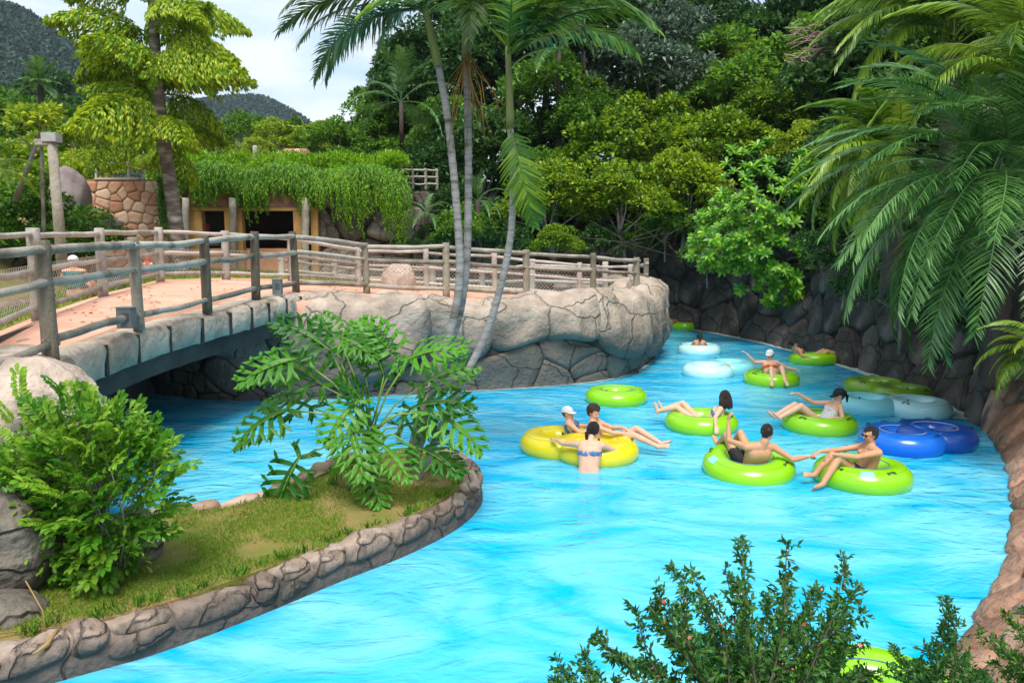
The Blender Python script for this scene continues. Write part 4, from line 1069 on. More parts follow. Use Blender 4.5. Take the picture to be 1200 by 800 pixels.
# yellow-green shrubs above the far bank
BS = [(650, 245, 27, 0, 1.15, 'leftmost of the clipped yellow green shrubs'), (700, 205, 29, 0, 1.4, 'second yellow green shrub from the left'), (760, 175, 30, 0, 1.5, 'yellow green shrub in the middle of the row'),
      (735, 245, 26.5, 0, 1.15, 'yellow green shrub low above the fence end'), (800, 230, 27, 0, 1.1, 'yellow green shrub over the dark hollow'), (840, 190, 28, 0, 1.3, 'yellow green shrub above the rosette shrub'),
      (900, 150, 29, 0, 1.2, 'yellow green shrub under the dry branches'), (655, 290, 25.5, 0, .55, 'small round yellow green shrub beside the fence'), (620, 215, 30, 1, .9, 'mid green shrub behind the slim palm'),
      (690, 150, 31, 1, 1.0, 'mid green shrub at the top left of the yellow green row'), (860, 265, 25.5, 1, .8, 'mid green shrub behind the rosette shrub'), (940, 175, 26, 3, .8, 'lime feathery shrub left of the drooping palm'),
      (875, 75, 33, 3, .7, 'lime feathery shrub high in the wood'), (910, 105, 31, 3, .65, 'lime bush below the dry branches'), (590, 290, 26.5, 2, .75, 'dark shrub behind the fence left of the round one'), (545, 250, 28, 2, .9, 'dark shrub behind the palm trunks'),
      (515, 285, 26, 2, .6, 'dark fern like shrub right of the rock face'), (990, 300, 19.5, 2, .8, 'dark shrub under the drooping palm'), (1060, 330, 16, 2, .8, 'dark shrub behind the lower palm fronds'), (1150, 370, 13, 2, .75, 'dark shrub at the right edge over the brown wall'),
      (700, 288, 26.5, 2, .65, 'dark low shrub behind the third fence post from the tip'), (780, 268, 26.5, 1, .6, 'mid green low shrub in the hollow above the dark rocks'), (830, 300, 25, 1, .55, 'small mid green shrub left of the rosette shrub'), (745, 285, 27.5, 1, .6, 'mid green low shrub directly behind the promenade tip'), (540, 275, 26, 1, .7, 'mid green shrub between the palm trunks low down')]
for px, py, Y, k, s, wh in BS:
    c = A(px, py, Y); plant(bushy[k], (c.x, c.y, c.z-1.3*s), rng.uniform(0, 6), s, wh, 'shrubs on the far bank')
# left background: bushes and small trees behind the cabin and lamp post
LB = [(130, 165, 60, 2, 2.6, 'dark round bush below the big drooping tree'), (115, 150, 80, 2, 3.0, 'far dark bush under the mountain'), (60, 200, 30, 3, 1.2, 'lime bush left of the lamp post'), (20, 220, 24, 3, 1.2, 'lime bush at the left edge'), (165, 190, 32, 3, .8, 'lime bush behind the flagstone wall'),
      (240, 170, 45, 3, 1.3, 'lime bush right of the drooping tree'), (285, 165, 42, 1, 1.0, 'mid green bush behind the stub post'), (325, 165, 38, 3, .9, 'lime bush over the terracotta wall'), (185, 175, 48, 1, 1.7, 'mid green bush behind the drooping tree trunk'),
      (15, 280, 18, 1, .9, 'leafy bush behind the fence at the left edge'), (45, 300, 19, 1, .75, 'low leafy bush behind the fence left of the lamp post'), (100, 285, 20, 1, .6, 'low leafy bush right of the lamp post'), (90, 190, 34, 3, .5, 'small bright rosette bush right of the lamp head'),
      (30, 175, 40, 1, 1.8, 'mid green bush under the small fan palm'), (380, 170, 40, 3, 1.0, 'lime bush at the right end of the vine roof'), (70, 130, 62, 2, 2.4, 'dark bush under the far fan palm'), (-20, 150, 40, 3, 1.6, 'yellowish bush cut by the left edge'), (300, 178, 33, 3, .5, 'small lime bush beside the stub post')]
for px, py, Y, k, s, wh in LB:
    c = A(px, py, Y); plant(bushy[k], (c.x, c.y, c.z-1.3*s), rng.uniform(0, 6), s, wh, 'bushes of the left background')
# small bare limbed tree with a lime crown at left
t = thing('young_tree', 'young tree with thin pale crossing limbs and small lime crown left of lamp post', 'tree')
mb = MB(); mb.tube([A(18, 235, 17), A(35, 190, 17), A(47, 155, 17)], [.06, .045, .03], 7); mb.tube([A(52, 290, 17.2), A(50, 220, 17.2), A(48, 155, 17)], [.05, .04, .03], 7); mb.tube([A(50, 185, 17.2), A(35, 170, 17), A(20, 158, 16.8)], [.03, .02, .01], 6); mb.build('trunk', M['bark_grey'], t)
cc = np.array([A(40+rng.uniform(-22, 22), 140+rng.uniform(-10, 10), 17+rng.uniform(-.4, .4)) for _ in range(12)]); V, F = crown_np(cc, [.22]*12, 60, .16, .08)
tag(obj('crown', V, F, M['leaf_lime'], t, smooth=False), kind='stuff')
# far conifer beside the slim palms
t = thing('conifer', 'thin dark conifer standing against the sky left of the slim palms', 'tree', A(453, 150, 55)); mb = MB(); mb.tube([(0, 0, -4), (0, 0, 4.2)], [.12, .03], 6); mb.build('trunk', M['bark_dark'], t)
cc = []; 
for z in np.linspace(-.5, 4, 15):
    for k in range(5): a = rng.uniform(0, 6.3); r_ = (1.0-z*.17)*rng.uniform(.3, 1); cc.append((r_*math.cos(a), r_*math.sin(a), z))
V, F = crown_np(np.array(cc), [.22]*len(cc), 26, .22, .06, flat=.5); tag(obj('crown', V, F, M['leaf_dark'], t, smooth=False), kind='stuff')
# dry branches in the wood
t = thing('dry_branches', 'tangle of dry pinkish grey branches high in the wood beside the palm fronds', 'dead branches'); mb = MB()
for k in range(60):
    p = A(rng.uniform(915, 975), rng.uniform(30, 75), 27); a = rng.uniform(-.7, .9); q = p+Vector((math.cos(a), rng.uniform(-.3, .3), math.sin(a)*.6))*rng.uniform(.5, 1.3)
    mb.tube([p, p.lerp(q, .5)+Vector((0, 0, .1)), q-Vector((0, 0, .12))], [.022, .016, .006], 4)
M['dry'] = mat('dry_wood', [(.30, .2, .17), (.45, .34, .30)], 3, .9); mb.build('branches', M['dry'], t)
# bare limbs in the dark hollow above the fence end
t = thing('bare_shrub', 'leafless arching branches in the dark hollow above the right end of the fence', 'shrub'); mb = MB()
for k in range(12):
    a = A(rng.uniform(700, 800), 300, 25.2); b = A(rng.uniform(665, 830), rng.uniform(225, 285), 24.8+rng.uniform(-.5, .5))
    mb.tube([a, a.lerp(b, .5)+Vector((rng.uniform(-.2, .2), 0, .15)), b], [.02, .014, .006], 5)
mb.build('branches', M['bark_dark'], t)

# ------------------------------------------------------------------ drooping tree at left (fishtail palm)
t = thing('fishtail_palm', 'big yellow green tree with drooping feathery curtains and a pale ringed trunk', 'tree', (0, 0, 0)); Yf = 20.5
mb = MB(); tp = [A(213, 322, Yf), A(210, 290, Yf), A(203, 240, Yf), A(197, 200, Yf), A(190, 150, Yf), A(184, 90, Yf), A(180, 20, Yf), A(178, -20, Yf)]
tp = resample(tp, .07); rs = []
for k, p in enumerate(tp): rs.append((.20-.09*k/len(tp))*(1+.06*(k % 3 == 0)))
mb.tube(tp, rs, 12, jit=.02)
M['bark_ring'] = mat('ringed_bark', [(.05, .04, .035), (.16, .13, .11), (.42, .38, .35)], 2.2, .9, .5, 18, stretch=(1, 1, 3)); mb.build('trunk', M['bark_ring'], t)
def curtain(L, nsec=13, seed=0):
    """bipinnate frond: arched rib, hanging side branches, small wedge leaflets"""
    Ps = []; Ds = []; Ns = []; mbr = MB(); ts = np.linspace(0, 1, 12)
    mid = [Vector((L*x*(1-.1*x), 0, L*(.50*x-.92*x**2.0))) for x in ts]; mbr.tube(mid, [.03*(1-.8*x)+.004 for x in ts], 4)
    for i in range(nsec):
        x = .18+.82*(i+.5)/nsec; k = x*11; a = int(min(10, k)); p = mid[a].lerp(mid[a+1], k-a)
        for sd_ in (1, -1):
            bl_ = L*.52*math.sin(PI*min(1, x*.9+.12))*rng.uniform(.8, 1.1); d = Vector((.25, sd_*.9, .35)).normalized(); q = p.copy(); nseg = 9
            for s_ in range(nseg):
                d = (d+Vector((0, 0, -.30))).normalized(); q = q+d*bl_/nseg
                for _ in range(9):
                    Ps.append(q+Vector((rng.uniform(-.05, .05), rng.uniform(-.05, .05), rng.uniform(-.05, .05)))); Ds.append((d.x+rng.uniform(-.6, .6), d.y+rng.uniform(-.6, .6), d.z-.5+rng.uniform(-.3, .3))); Ns.append((rng.uniform(-.5, 1), sd_*rng.uniform(.2, 1), rng.uniform(-.2, .9)))
    V, F = leaves_np(np.array(Ps), np.array(Ds), np.array(Ns), .125*nr.uniform(.7, 1.2, len(Ps)), .05)
    V2 = np.array([tuple(v) for v in mbr.V]); F2 = []
    for f in mbr.F:
        for k in range(1, len(f)-1): F2.append((f[0], f[k], f[k+1]))
    return join([(V, F), (V2, np.array(F2))])
cm = [mesh('frond', *curtain(2.3), M['leaf_caryota'], False) for _ in range(3)]
tiers = [(138, 5, 1.05, .15), (118, 5, 1.2, .35), (88, 5, 1.2, .3), (55, 5, 1.2, .45), (20, 5, 1.15, .55), (-15, 5, 1.1, .7)]
for j, (py, n_, s_, el) in enumerate(tiers):
    base = A(186-(158-py)*.05, py+rng.uniform(-8, 8), Yf); a0 = j*.8+.4
    for i in range(n_): add_frond(t, cm[(i+j) % 3], base+Vector((0, 0, rng.uniform(-.95, .75))), a0+2*PI*i/n_+rng.uniform(-.5, .5), el+rng.uniform(-.45, .45), rng.uniform(-.35, .35), s_*rng.uniform(.72, 1.0))

# ------------------------------------------------------------------ three slim palms on the island
fm = frond_meshes('frond', M['palm_slim'], 3, L=1.75, n=44, ll=.42, lw=.030, arch=1.0, lift=.55, drop=.7, spread=1.15, vee=.15)
fmg = frond_meshes('frond', M['palm_green'], 2, L=1.75, n=44, ll=.45, lw=.032, arch=1.1, lift=.6, drop=.8, spread=1.1, vee=.1)
def slim_palm(label, pts, r0, r1, fronds, shaft, ms):
    t = thing('slim_palm', label, 'palm tree', (0, 0, 0)); P = resample([A(*p) for p in pts], .035); mb = MB(); n_ = len(P)
    mb.tube(P, [(r0+(r1-r0)*k/n_)*(1.0+(.05 if k % 2 else -.02)) for k in range(n_)], 10); mb.build('trunk', M['bark_palm'], t)
    S_ = [A(*p) for p in shaft]; mb = MB(); mb.tube(resample(S_, .1), [r1*(1.35-.5*k/max(1, len(resample(S_, .1))-1)) for k in range(len(resample(S_, .1)))], 10); mb.build('crownshaft', M['crownshaft'], t)
    for az, el, roll, s, k, *off in fronds:
        add_frond(t, ms[k % len(ms)], S_[-1]-(Vector((0, 0, off[0])) if off else Vector((0, 0, rng.uniform(0, .12)))), R(az), R(el), R(roll), s)
    return t
M['bark_palm'] = mat('palm_bark', [(.13, .115, .105), (.28, .26, .245), (.36, .34, .33)], 4, .85, .4, 18, stretch=(1, 1, 5), patch=((.08, .065, .03), 1.2, .60))
Yp = 8.7
slim_palm('left slim palm, its fronds hanging over the sky at the top', [(482, 583, Yp), (486, 545, Yp), (497, 500, Yp), (512, 440, Yp), (527, 392, Yp), (538, 335, Yp), (537, 267, Yp), (526, 150, Yp), (514, 78, Yp)], .054, .038,
          [(170, 15, 0, 1.05, 0), (178, -12, 10, 1.0, 1), (162, -25, 0, .9, 2), (205, -8, 0, .95, 0), (150, 45, 0, 1.0, 2), (215, 30, -10, .95, 0), (120, 55, 0, 1.0, 1), (60, 50, 0, .9, 2), (250, 35, 0, .9, 0), (10, 50, 0, .95, 1), (185, -30, 30, .9, 2), (300, 40, 0, .85, 0), (165, -15, -20, .95, 1)],
          [(514, 78, Yp), (506, 45, Yp), (498, 8, Yp)], fm)
slim_palm('middle slim palm with a straight grey trunk beside the leaning one', [(474, 582, 8.9), (480, 540, 8.9), (495, 480, 8.9), (520, 420, 8.9), (538, 370, 8.9), (547, 300, 8.9), (549, 200, 8.9), (547, 65, 8.9)], .052, .040,
          [(350, -28, 0, 1.0, 0), (180, -45, 0, .8, 1), (30, -10, 0, 1.0, 1), (200, -20, 0, .9, 2), (270, -20, 0, .8, 0), (20, 30, 0, 1.1, 0), (80, 45, 0, 1.1, 1), (140, 50, 0, 1.0, 2), (200, 55, 0, 1.0, 0), (260, 30, 0, .9, 1), (320, 45, 0, 1.0, 2), (355, 20, 0, 1.0, 0), (275, -50, 0, .7, 1)],
          [(547, 65, 8.9), (546, 20, 8.9), (545, -30, 8.9)], fm)
slim_palm('right slim palm leaning right, with green crown and hanging frond in front of the wood', [(468, 584, 8.5), (490, 560, 8.5), (515, 505, 8.5), (547, 438, 8.5), (570, 390, 8.5), (588, 330, 8.5), (599, 270, 8.5), (601, 200, 8.5), (598, 150, 8.5)], .048, .034,
          [(0, 25, 0, 1.05, 0), (335, 12, 10, 1.0, 1), (20, 5, 0, 1.0, 0), (195, 15, 0, 1.0, 1), (175, 30, 0, 1.0, 0), (270, 20, 0, .8, 1), (350, 40, 0, 1.1, 0), (20, 55, 0, 1.1, 1), (60, 65, 0, 1.1, 0), (110, 70, 0, 1.05, 1), (150, 60, 0, 1.1, 0), (185, 45, 0, 1.0, 1), (230, 60, 0, .95, 0), (320, 20, 0, 1.0, 1), (290, 55, 0, .95, 1), (345, 5, 25, 1.0, 0), (5, 75, 0, 1.0, 1), (340, -75, 80, .75, 0, .75)],
          [(598, 150, 8.5), (597, 115, 8.5), (596, 80, 8.5), (595, 55, 8.5)], fmg)
# orange fruit stalks
t = thing('fruit_stalks', 'spray of thin orange fruit stalks hanging between the slim palm trunks', 'fruit stalks'); mb = MB()
for (x, y) in ((545, 70), (548, 60)):
    for k in range(12):
        p = A(x, y, 8.75); q = A(x+rng.uniform(-30, 60), y+rng.uniform(30, 125), 8.75+rng.uniform(-.4, .3)); mb.tube([p, p.lerp(q, .5)+Vector((rng.uniform(-.05, .05), 0, .08)), q], [.006, .005, .003], 3)
mb.build('stalks', M['fruit_stalk'], t)

# ------------------------------------------------------------------ right-hand palms
pg = frond_meshes('frond', M['palm_grey'], 3, L=3.0, n=72, ll=.50, lw=.022, arch=1.05, lift=.40, drop=.65, spread=1.15, vee=.25)
pgr = frond_meshes('frond', M['palm_green'], 3, L=3.0, n=64, ll=.62, lw=.034, arch=1.5, lift=.6, drop=1.1, spread=1.2, vee=.05)
def big_palm(label, base, crown, fr, ms, r=.16, rh=.12):
    t = thing('palm_tree', label, 'palm tree'); mb = MB(); P = resample([base, base.lerp(crown, .5)+Vector((.1, 0, 0)), crown], .09)
    mb.tube(P, [r*(1+(.07 if k % 2 else -.03)) for k in range(len(P))], 10); mb.build('trunk', M['bark_dark'], t)
    for az, el, roll, s, k in fr: add_frond(t, ms[k % len(ms)], crown+Vector((rng.uniform(-rh, rh), rng.uniform(-rh, rh), rng.uniform(-rh, rh))), R(az), R(el), R(roll), s)
    return t
dp = A(1165, 215, 11.2)
fr = []
for k in range(58):
    az = 95+ (k*137.5) % 360; el = rng.choice([-45, -25, -8, 5, 20, 35, 55]); fr.append((az, el+rng.uniform(-8, 8), rng.uniform(-15, 15), rng.uniform(.78, 1.08), k))
for az, el in ((175, 22), (168, 5), (182, -8), (190, -25), (200, -12), (205, 12), (215, -30), (225, -5), (186, 38), (210, -48), (235, -38), (197, -60), (165, -28)): fr.append((az, el, rng.uniform(-15, 15), 1.0, rng.randrange(3)))
big_palm('big date palm with grey green fronds hanging over the dark rock at right', Vector((dp.x+.3, dp.y+.2, .8)), dp, fr, pg)
ap = A(1110, 50, 15.5); fr = []
for k in range(30): fr.append(((k*137.5) % 360, rng.choice([10, 30, 50, 65])+rng.uniform(-8, 8), rng.uniform(-15, 15), rng.uniform(.85, 1.1), k))
for az, el in ((180, 35), (190, 20), (200, 5), (170, 10), (215, 25), (185, -10)): fr.append((az, el, 0, .9, rng.randrange(3)))
big_palm('tall palm at the top right with broad arching green fronds', Vector((ap.x+.3, ap.y+.3, 2.5)), ap, fr, pgr)
ap = A(1040, 190, 14.6); fr = []
for k in range(48): fr.append((100+(k*137.5) % 160, rng.choice([-45, -30, -10, 10, 30, 50])+rng.uniform(-8, 8), rng.uniform(-20, 20), rng.uniform(.50, .74), k))
big_palm('bushy palm with dense drooping yellow green fronds left of the date palm', Vector((ap.x+.3, ap.y+.3, 2.0)), ap, fr, pgr)
ap = A(1205, 110, 11.5); fr = []
for k in range(24): fr.append(((k*137.5) % 360, rng.choice([10, 30, 50, 65])+rng.uniform(-8, 8), rng.uniform(-15, 15), rng.uniform(.7, .95), k))
big_palm('green palm at the top of the right edge above the date palm', Vector((ap.x+.3, ap.y+.3, 1.0)), ap, fr, pgr)
pdm = [mesh('dry_frond', *frond_np(L=2.2, n=50, ll=.45, lw=.022, arch=1.6, lift=.3, drop=1.3, spread=1.0, vee=0), M['palm_dry'], False)]
ap = A(1222, 415, 9.6); fr = []
for k in range(16): fr.append((120+(k*137.5) % 150, rng.choice([-30, -5, 15, 40]), rng.uniform(-20, 20), rng.uniform(.20, .32), k))
q = big_palm('small yellowish palm over the brown wall at the right edge', Vector((ap.x+.5, ap.y+.2, .6)), ap, fr, pgr, r=.09)
ap = A(1030, 300, 13.5); t = thing('dry_fronds', 'cluster of hanging dry orange fronds under the bushy palm', 'dry fronds')
for k in range(5): add_frond(t, pdm[0], A(1000+k*14, 165+k*14, 14.2), R(190+k*20), R(-65), R(k*30), .55, 'dry_frond')
# small fan palm far left, bare palm leaf at the left edge
t = thing('small_palm', 'small spiky palm standing against the mountain left of the big drooping tree', 'palm tree'); cpt = A(47, 100, 34); mb = MB(); mb.tube([A(52, 200, 34), A(50, 150, 34), cpt], [.16, .14, .13], 8); mb.build('trunk', M['bark_dark'], t)
sm = mesh('frond', *frond_np(L=1.5, n=26, ll=.5, lw=.05, arch=.7, lift=.4, drop=.4, spread=.8, vee=.1), M['palm_grey'], False)
for k in range(26): add_frond(t, sm, cpt, k*2.4, R(rng.choice([-30, 0, 30, 55, 75])), 0, rng.uniform(.6, .95))
t = thing('small_palm', 'second small palm lower right of the spiky one, below the mountain', 'palm tree'); cpt = A(85, 150, 30); mb = MB(); mb.tube([A(90, 210, 30), cpt], [.14, .12], 8); mb.build('trunk', M['bark_dark'], t)
for k in range(16): add_frond(t, sm, cpt, k*2.4, R(rng.choice([-30, 0, 30, 55])), 0, rng.uniform(.6, .9))
t = thing('palm_plant', 'palm with arching orange tipped fronds cut off by the left edge', 'palm tree'); cpt = A(-25, 210, 16); mb = MB(); mb.tube([A(-28, 290, 16), cpt], [.08, .07], 8); mb.build('trunk', M['bark_dark'], t)
for k in range(9): add_frond(t, pgr[k % 3], cpt, R(-60+k*30), R(rng.choice([10, 25, 45])), 0, .45)
# ferny palm plants right of the rock face and dark undergrowth behind the trunks
for x, y, s, wh in ((500, 250, .35, 'drooping green fronds hanging beside the rock face'), (560, 235, .4, 'dark palm plant between the slim palm trunks and the wood'), (470, 120, .6, 'dusty palm crown behind the left slim palm'), (655, 60, .6, 'palm crown in the wood right of the slim palms')):
    t = thing('palm_plant', wh, 'palm'); cpt = A(x, y, 26 if y > 200 else 30); mb = MB(); mb.tube([cpt-Vector((0, 0, 1.5)), cpt], [.1, .08], 6); mb.build('trunk', M['bark_dark'], t)
    for k in range(13): add_frond(t, pg[k % 3], cpt, k*2.4, R(rng.choice([-20, 5, 30, 60])), 0, s*(1.0 if y > 200 else 1.4))

# ------------------------------------------------------------------ shrub with leaf rosettes on the far bank
def rosette(L=.24, n=13):
    P = []; D = []; N = []
    for k in range(n):
        a = k*2.4; el = .15+.85*(k/n); P.append((0, 0, 0)); D.append((math.cos(a)*math.cos(el), math.sin(a)*math.cos(el), math.sin(el)-.15)); N.append((-math.cos(a)*.3, -math.sin(a)*.3, 1))
    return leaves_np(np.array(P, float), np.array(D), np.array(N), L*nr.uniform(.8, 1.1, n), L*.36, shape=2, fold=.3)
rm = [mesh('leaf_rosette', *rosette(), M['leaf_bright'], True) for _ in range(3)]
t = thing('rosette_shrub', 'bright green shrub with rosettes of large glossy leaves overhanging the dark rock', 'shrub')
cc0 = A(900, 262, 22.0); mb = MB(); tips = []
outline = [(905, 255, 88, 95), (850, 290, 45, 30), (925, 320, 40, 45), (945, 215, 35, 45)]
for k in range(270):
    cx, cy, rx, ry = outline[0] if k < 150 else outline[1+k % 3]
    a = rng.uniform(0, 2*PI); r_ = rng.uniform(0, 1)**.6; px, py = cx+rx*r_*math.cos(a), cy+ry*r_*math.sin(a)
    dpt = 21.6+ (r_**2)*.9 + rng.uniform(-.1, .5)
    tips.append(A(px, py, dpt))
root = A(920, 305, 23.5)
for i, p in enumerate(tips):
    d = (p-Vector((cc0.x, cc0.y+1.6, cc0.z-.8))).normalized(); ob = link('leaf_rosette', rm[i % 3], t, p); ob.rotation_mode = 'QUATERNION'
    ob.rotation_quaternion = (d+Vector((0, -.2, .5))).to_track_quat('Z', 'Y') @ Quaternion((0, 0, 1), rng.uniform(0, 6)); s = rng.uniform(.8, 1.25); ob.scale = (s, s, s)
limbs(mb, root, [tips[i] for i in range(0, 270, 6)], .06); mb.build('stems', M['bark_grey'], t)

# ------------------------------------------------------------------ philodendron on the island
def philo(L=.60, seed=0):
    mb = MB(); N = 7; mid = []
    for k in range(13): x = k/12; mid.append(Vector((L*x, 0, .05*L*math.sin(x*PI)-.22*L*x*x)))
    def midp(x): k = x*12; a = int(min(11, k)); return mid[a].lerp(mid[a+1], k-a)
    def strip(p, d, le, w, curl, drop, nseg=4, w_end=.55):
        V = []; q = p.copy(); d = d.normalized()
        for s_ in range(nseg+1):
            f = s_/nseg; ww = w*(.75+.5*math.sin(PI*min(1, f*1.1)))*(1 if s_ < nseg else .12)
            sd_ = Vector((-d.y, d.x, 0)).normalized(); V += [q+sd_*ww/2+Vector((0, 0, .012*math.sin(f*7+seed))), q-Vector((0, 0, .006)), q-sd_*ww/2+Vector((0, 0, .012*math.cos(f*6+seed)))]
            d = (d+Vector((curl, 0, -drop))*(1/nseg)).normalized(); q = q+d*le/nseg
        F = []
        for s_ in range(nseg):
            a = s_*3; F += [(a, a+1, a+4, a+3), (a+1, a+2, a+5, a+4)]
        mb.add(V, F)
    for i in range(N):
        x = .02+.90*i/(N-1); p = midp(x); env = (.62+.5*math.sin(PI*min(1, .15+x*.85)))*(1 if x > .05 else .8)
        for sd_ in (1, -1):
            le = L*.56*env*rng.uniform(.9, 1.08)*(1-.35*x); ang = R(100-62*x)+rng.uniform(-.06, .06)
            if i == 0: ang = R(135)
            d = Vector((math.cos(ang), sd_*math.sin(ang), .22)); strip(p, d, le, L*.080*rng.uniform(.85, 1.15), .35, .75)
            # side teeth on the lobe
            for f, a2 in ((.55, .55), (.62, -.6)):
                q = p+d.normalized()*le*f+Vector((.02*f, 0, -.10*le*f)); d2 = Vector((math.cos(ang+sd_*a2), sd_*math.sin(ang+sd_*a2), -.15)); strip(q, d2, le*.42, L*.055, .1, .4, 2)
    strip(midp(.9), Vector((1, 0, -.3)), L*.24, L*.10, 0, .5)
    # central blade
    V = []
    for k in range(13):
        x = k/12; w = L*.062*math.sin(PI*min(1, .1+x*.85)); V += [mid[k]+Vector((0, w, .02)), mid[k]-Vector((0, 0, .004)), mid[k]+Vector((0, -w, .02))]
    F = []
    for k in range(12): a = k*3; F += [(a, a+1, a+4, a+3), (a+1, a+2, a+5, a+4)]
    mb.add(V, F); nface = len(mb.F)
    mb.tube(mid, [.008*(1-.8*k/12) for k in range(13)], 4)
    me = mesh('leaf', mb.V, mb.F, [M['leaf_philo'], M['stem_green']], True)
    for i, p in enumerate(me.polygons): p.material_index = 0 if i < nface else 1
    return me
pm_ = [philo(.60, s) for s in range(3)]
ph = thing('philodendron', 'large philodendron with deeply cut glossy leaves at the island tip beside the palms', 'plant'); Yh = 8.1
root = A(432, 585, Yh)
mb = MB(); mb.tube([root, A(436, 545, Yh), A(432, 510, Yh)], [.055, .05, .045], 8, jit=.08)
for k in range(7): a = rng.uniform(0, 6.3); mb.tube([A(434, 560, Yh), A(434, 575, Yh)+Vector((.12*math.cos(a), .12*math.sin(a), 0)), Vector((root.x+.22*math.cos(a), root.y+.22*math.sin(a), .29))], [.012, .01, .008], 5)
mb.build('stem', M['bark_dark'], ph)
LV = [(478, 422, 545, 405, -.2), (466, 420, 420, 372, .2), (392, 405, 372, 365, .3), (388, 412, 318, 372, 0), (352, 420, 276, 448, -.3), (378, 452, 300, 405, .1), (338, 480, 272, 520, -.2), (365, 478, 290, 470, .4), (352, 535, 318, 605, -.3),
      (410, 500, 425, 560, -.6), (480, 480, 560, 470, -.1), (505, 482, 570, 530, -.3), (488, 525, 540, 555, -.4), (424, 548, 448, 592, -.5), (402, 428, 450, 395, .4), (495, 452, 560, 425, .3), (420, 470, 380, 520, -.4), (450, 440, 430, 385, .1),
      (470, 500, 525, 500, .4), (430, 480, 400, 440, -.2), (445, 520, 480, 560, -.5), (398, 395, 440, 420, -.2), (415, 520, 380, 560, .2), (425, 415, 415, 372, .3)]
petr = MB()
for i, (x0, y0, x1, y1, dy) in enumerate(LV):
    Yb = Yh+dy*.5; a = A(x0, y0, Yb); b = A(x1, y1, Yh+dy*1.3); d = b-a; s = max(.62, min(1.2, d.length/.58))
    ob = link('leaf', pm_[i % 3], ph, a); ob.rotation_mode = 'QUATERNION'
    X = (d+Vector((0, 0, .12*d.length))).normalized(); Zt = Vector((rng.uniform(-.2, .2), -.50, .85)); Yv = Zt.cross(X).normalized(); Zv = X.cross(Yv).normalized()
    s *= .88; ob.rotation_quaternion = Matrix((X, Yv, Zv)).transposed().to_quaternion(); ob.scale = (s, s, s)
    hub = A(432+rng.uniform(-6, 6), 512+rng.uniform(-12, 14), Yh)
    mb = MB(); mb.tube([hub, hub.lerp(a, .5)+Vector((0, 0, .10)), a], [.012, .010, .008], 5); mb.build('petiole', M['stem_green'], ph)

# ------------------------------------------------------------------ light green bush at left
def spray(n=8, L=.22, ll=.075):
    P = []; D = []; N = []; mb = MB(); mb.tube([(0, 0, 0), (L*.5, 0, .02), (L, 0, -.02)], [.003, .0022, .001], 3)
    for k in range(n):
        x = .15+.85*k/(n-1)
        for s_ in (1, -1):
            P.append((L*x, 0, .02*math.sin(x*3))); D.append((.75, s_*.8, -.12+rng.uniform(-.2, .2))); N.append((rng.uniform(-.2, .2), rng.uniform(-.2, .2), 1))
    P.append((L, 0, 0)); D.append((1, 0, -.1)); N.append((0, 0, 1))
    V, F = leaves_np(np.array(P, float), np.array(D, float), np.array(N, float), ll*nr.uniform(.7, 1.15, len(P)), ll*.5, shape=2)
    V2 = np.array([tuple(v) for v in mb.V]); F2 = np.array([(f[0], f[k], f[k+1]) for f in mb.F for k in range(1, len(f)-1)])
    return join([(V, F), (V2, F2)])
spm = [mesh('leaf_spray', *spray(), M['leaf_bush'], True) for _ in range(4)]
lb = thing('leafy_bush', 'light green bush with pinnate leaves in front of the boulders at left', 'bush'); root = Vector((-3.15, 5.85, .25)); mb = MB()
ends = []
ctr = A(95, 575, 5.7)
for k in range(300):
    a = rng.uniform(0, 2*PI); r_ = rng.uniform(.0, 1)**.55
    px, py = 100+108*r_*math.cos(a), 578+112*r_*math.sin(a)
    if py > 630: px = 100+(px-100)*.72
    ends.append(A(px, py, 5.45+.35*r_*r_+rng.uniform(-.15, .45)))
for x, y in ((25, 458), (60, 450), (75, 462), (10, 480), (45, 476), (95, 480), (130, 500), (205, 525), (218, 545), (200, 560), (160, 510), (5, 500), (110, 485), (185, 520), (60, 480), (30, 480)):
    for _ in range(1): ends.append(A(x+rng.uniform(-8, 8), y+rng.uniform(-8, 8), 5.6+rng.uniform(-.1, .2)))
ends = ends[:300+16][-300:]
for i, p in enumerate(ends):
    d = (p-Vector((ctr.x, ctr.y+.35, ctr.z-.35))).normalized()+Vector((rng.uniform(-.4, .4), rng.uniform(-.5, .2), rng.uniform(-.2, .3))); d.normalize()
    ob = link('leaf_spray', spm[i % 4], lb, p-d*.12); ob.rotation_mode = 'QUATERNION'; Zt = Vector((rng.uniform(-.3, .3), -.55, .8)); Yv = Zt.cross(d).normalized(); Zv = d.cross(Yv)
    ob.rotation_quaternion = Matrix((d, Yv, Zv)).transposed().to_quaternion(); s = rng.uniform(.75, 1.15); ob.scale = (s, s, s)
limbs(mb, root, [ends[i] for i in range(0, len(ends), 9)], .010, .15); mb.build('stems', M['bark_grey'], lb)
cc = np.array([A(100+100*math.sqrt(u_)*math.cos(a_)*(.75 if math.sin(a_) > .5 else 1), 582+108*math.sqrt(u_)*math.sin(a_), 5.75+rng.uniform(-.15, .3)) for u_, a_ in [(rng.random(), rng.uniform(0, 6.28)) for _ in range(120)]])
V, F = crown_np(cc, nr.uniform(.10, .16, 120), 42, .07, .034, shape=2); tag(obj('inner_foliage', V, F, M['leaf_bush'], lb, smooth=False), kind='stuff')

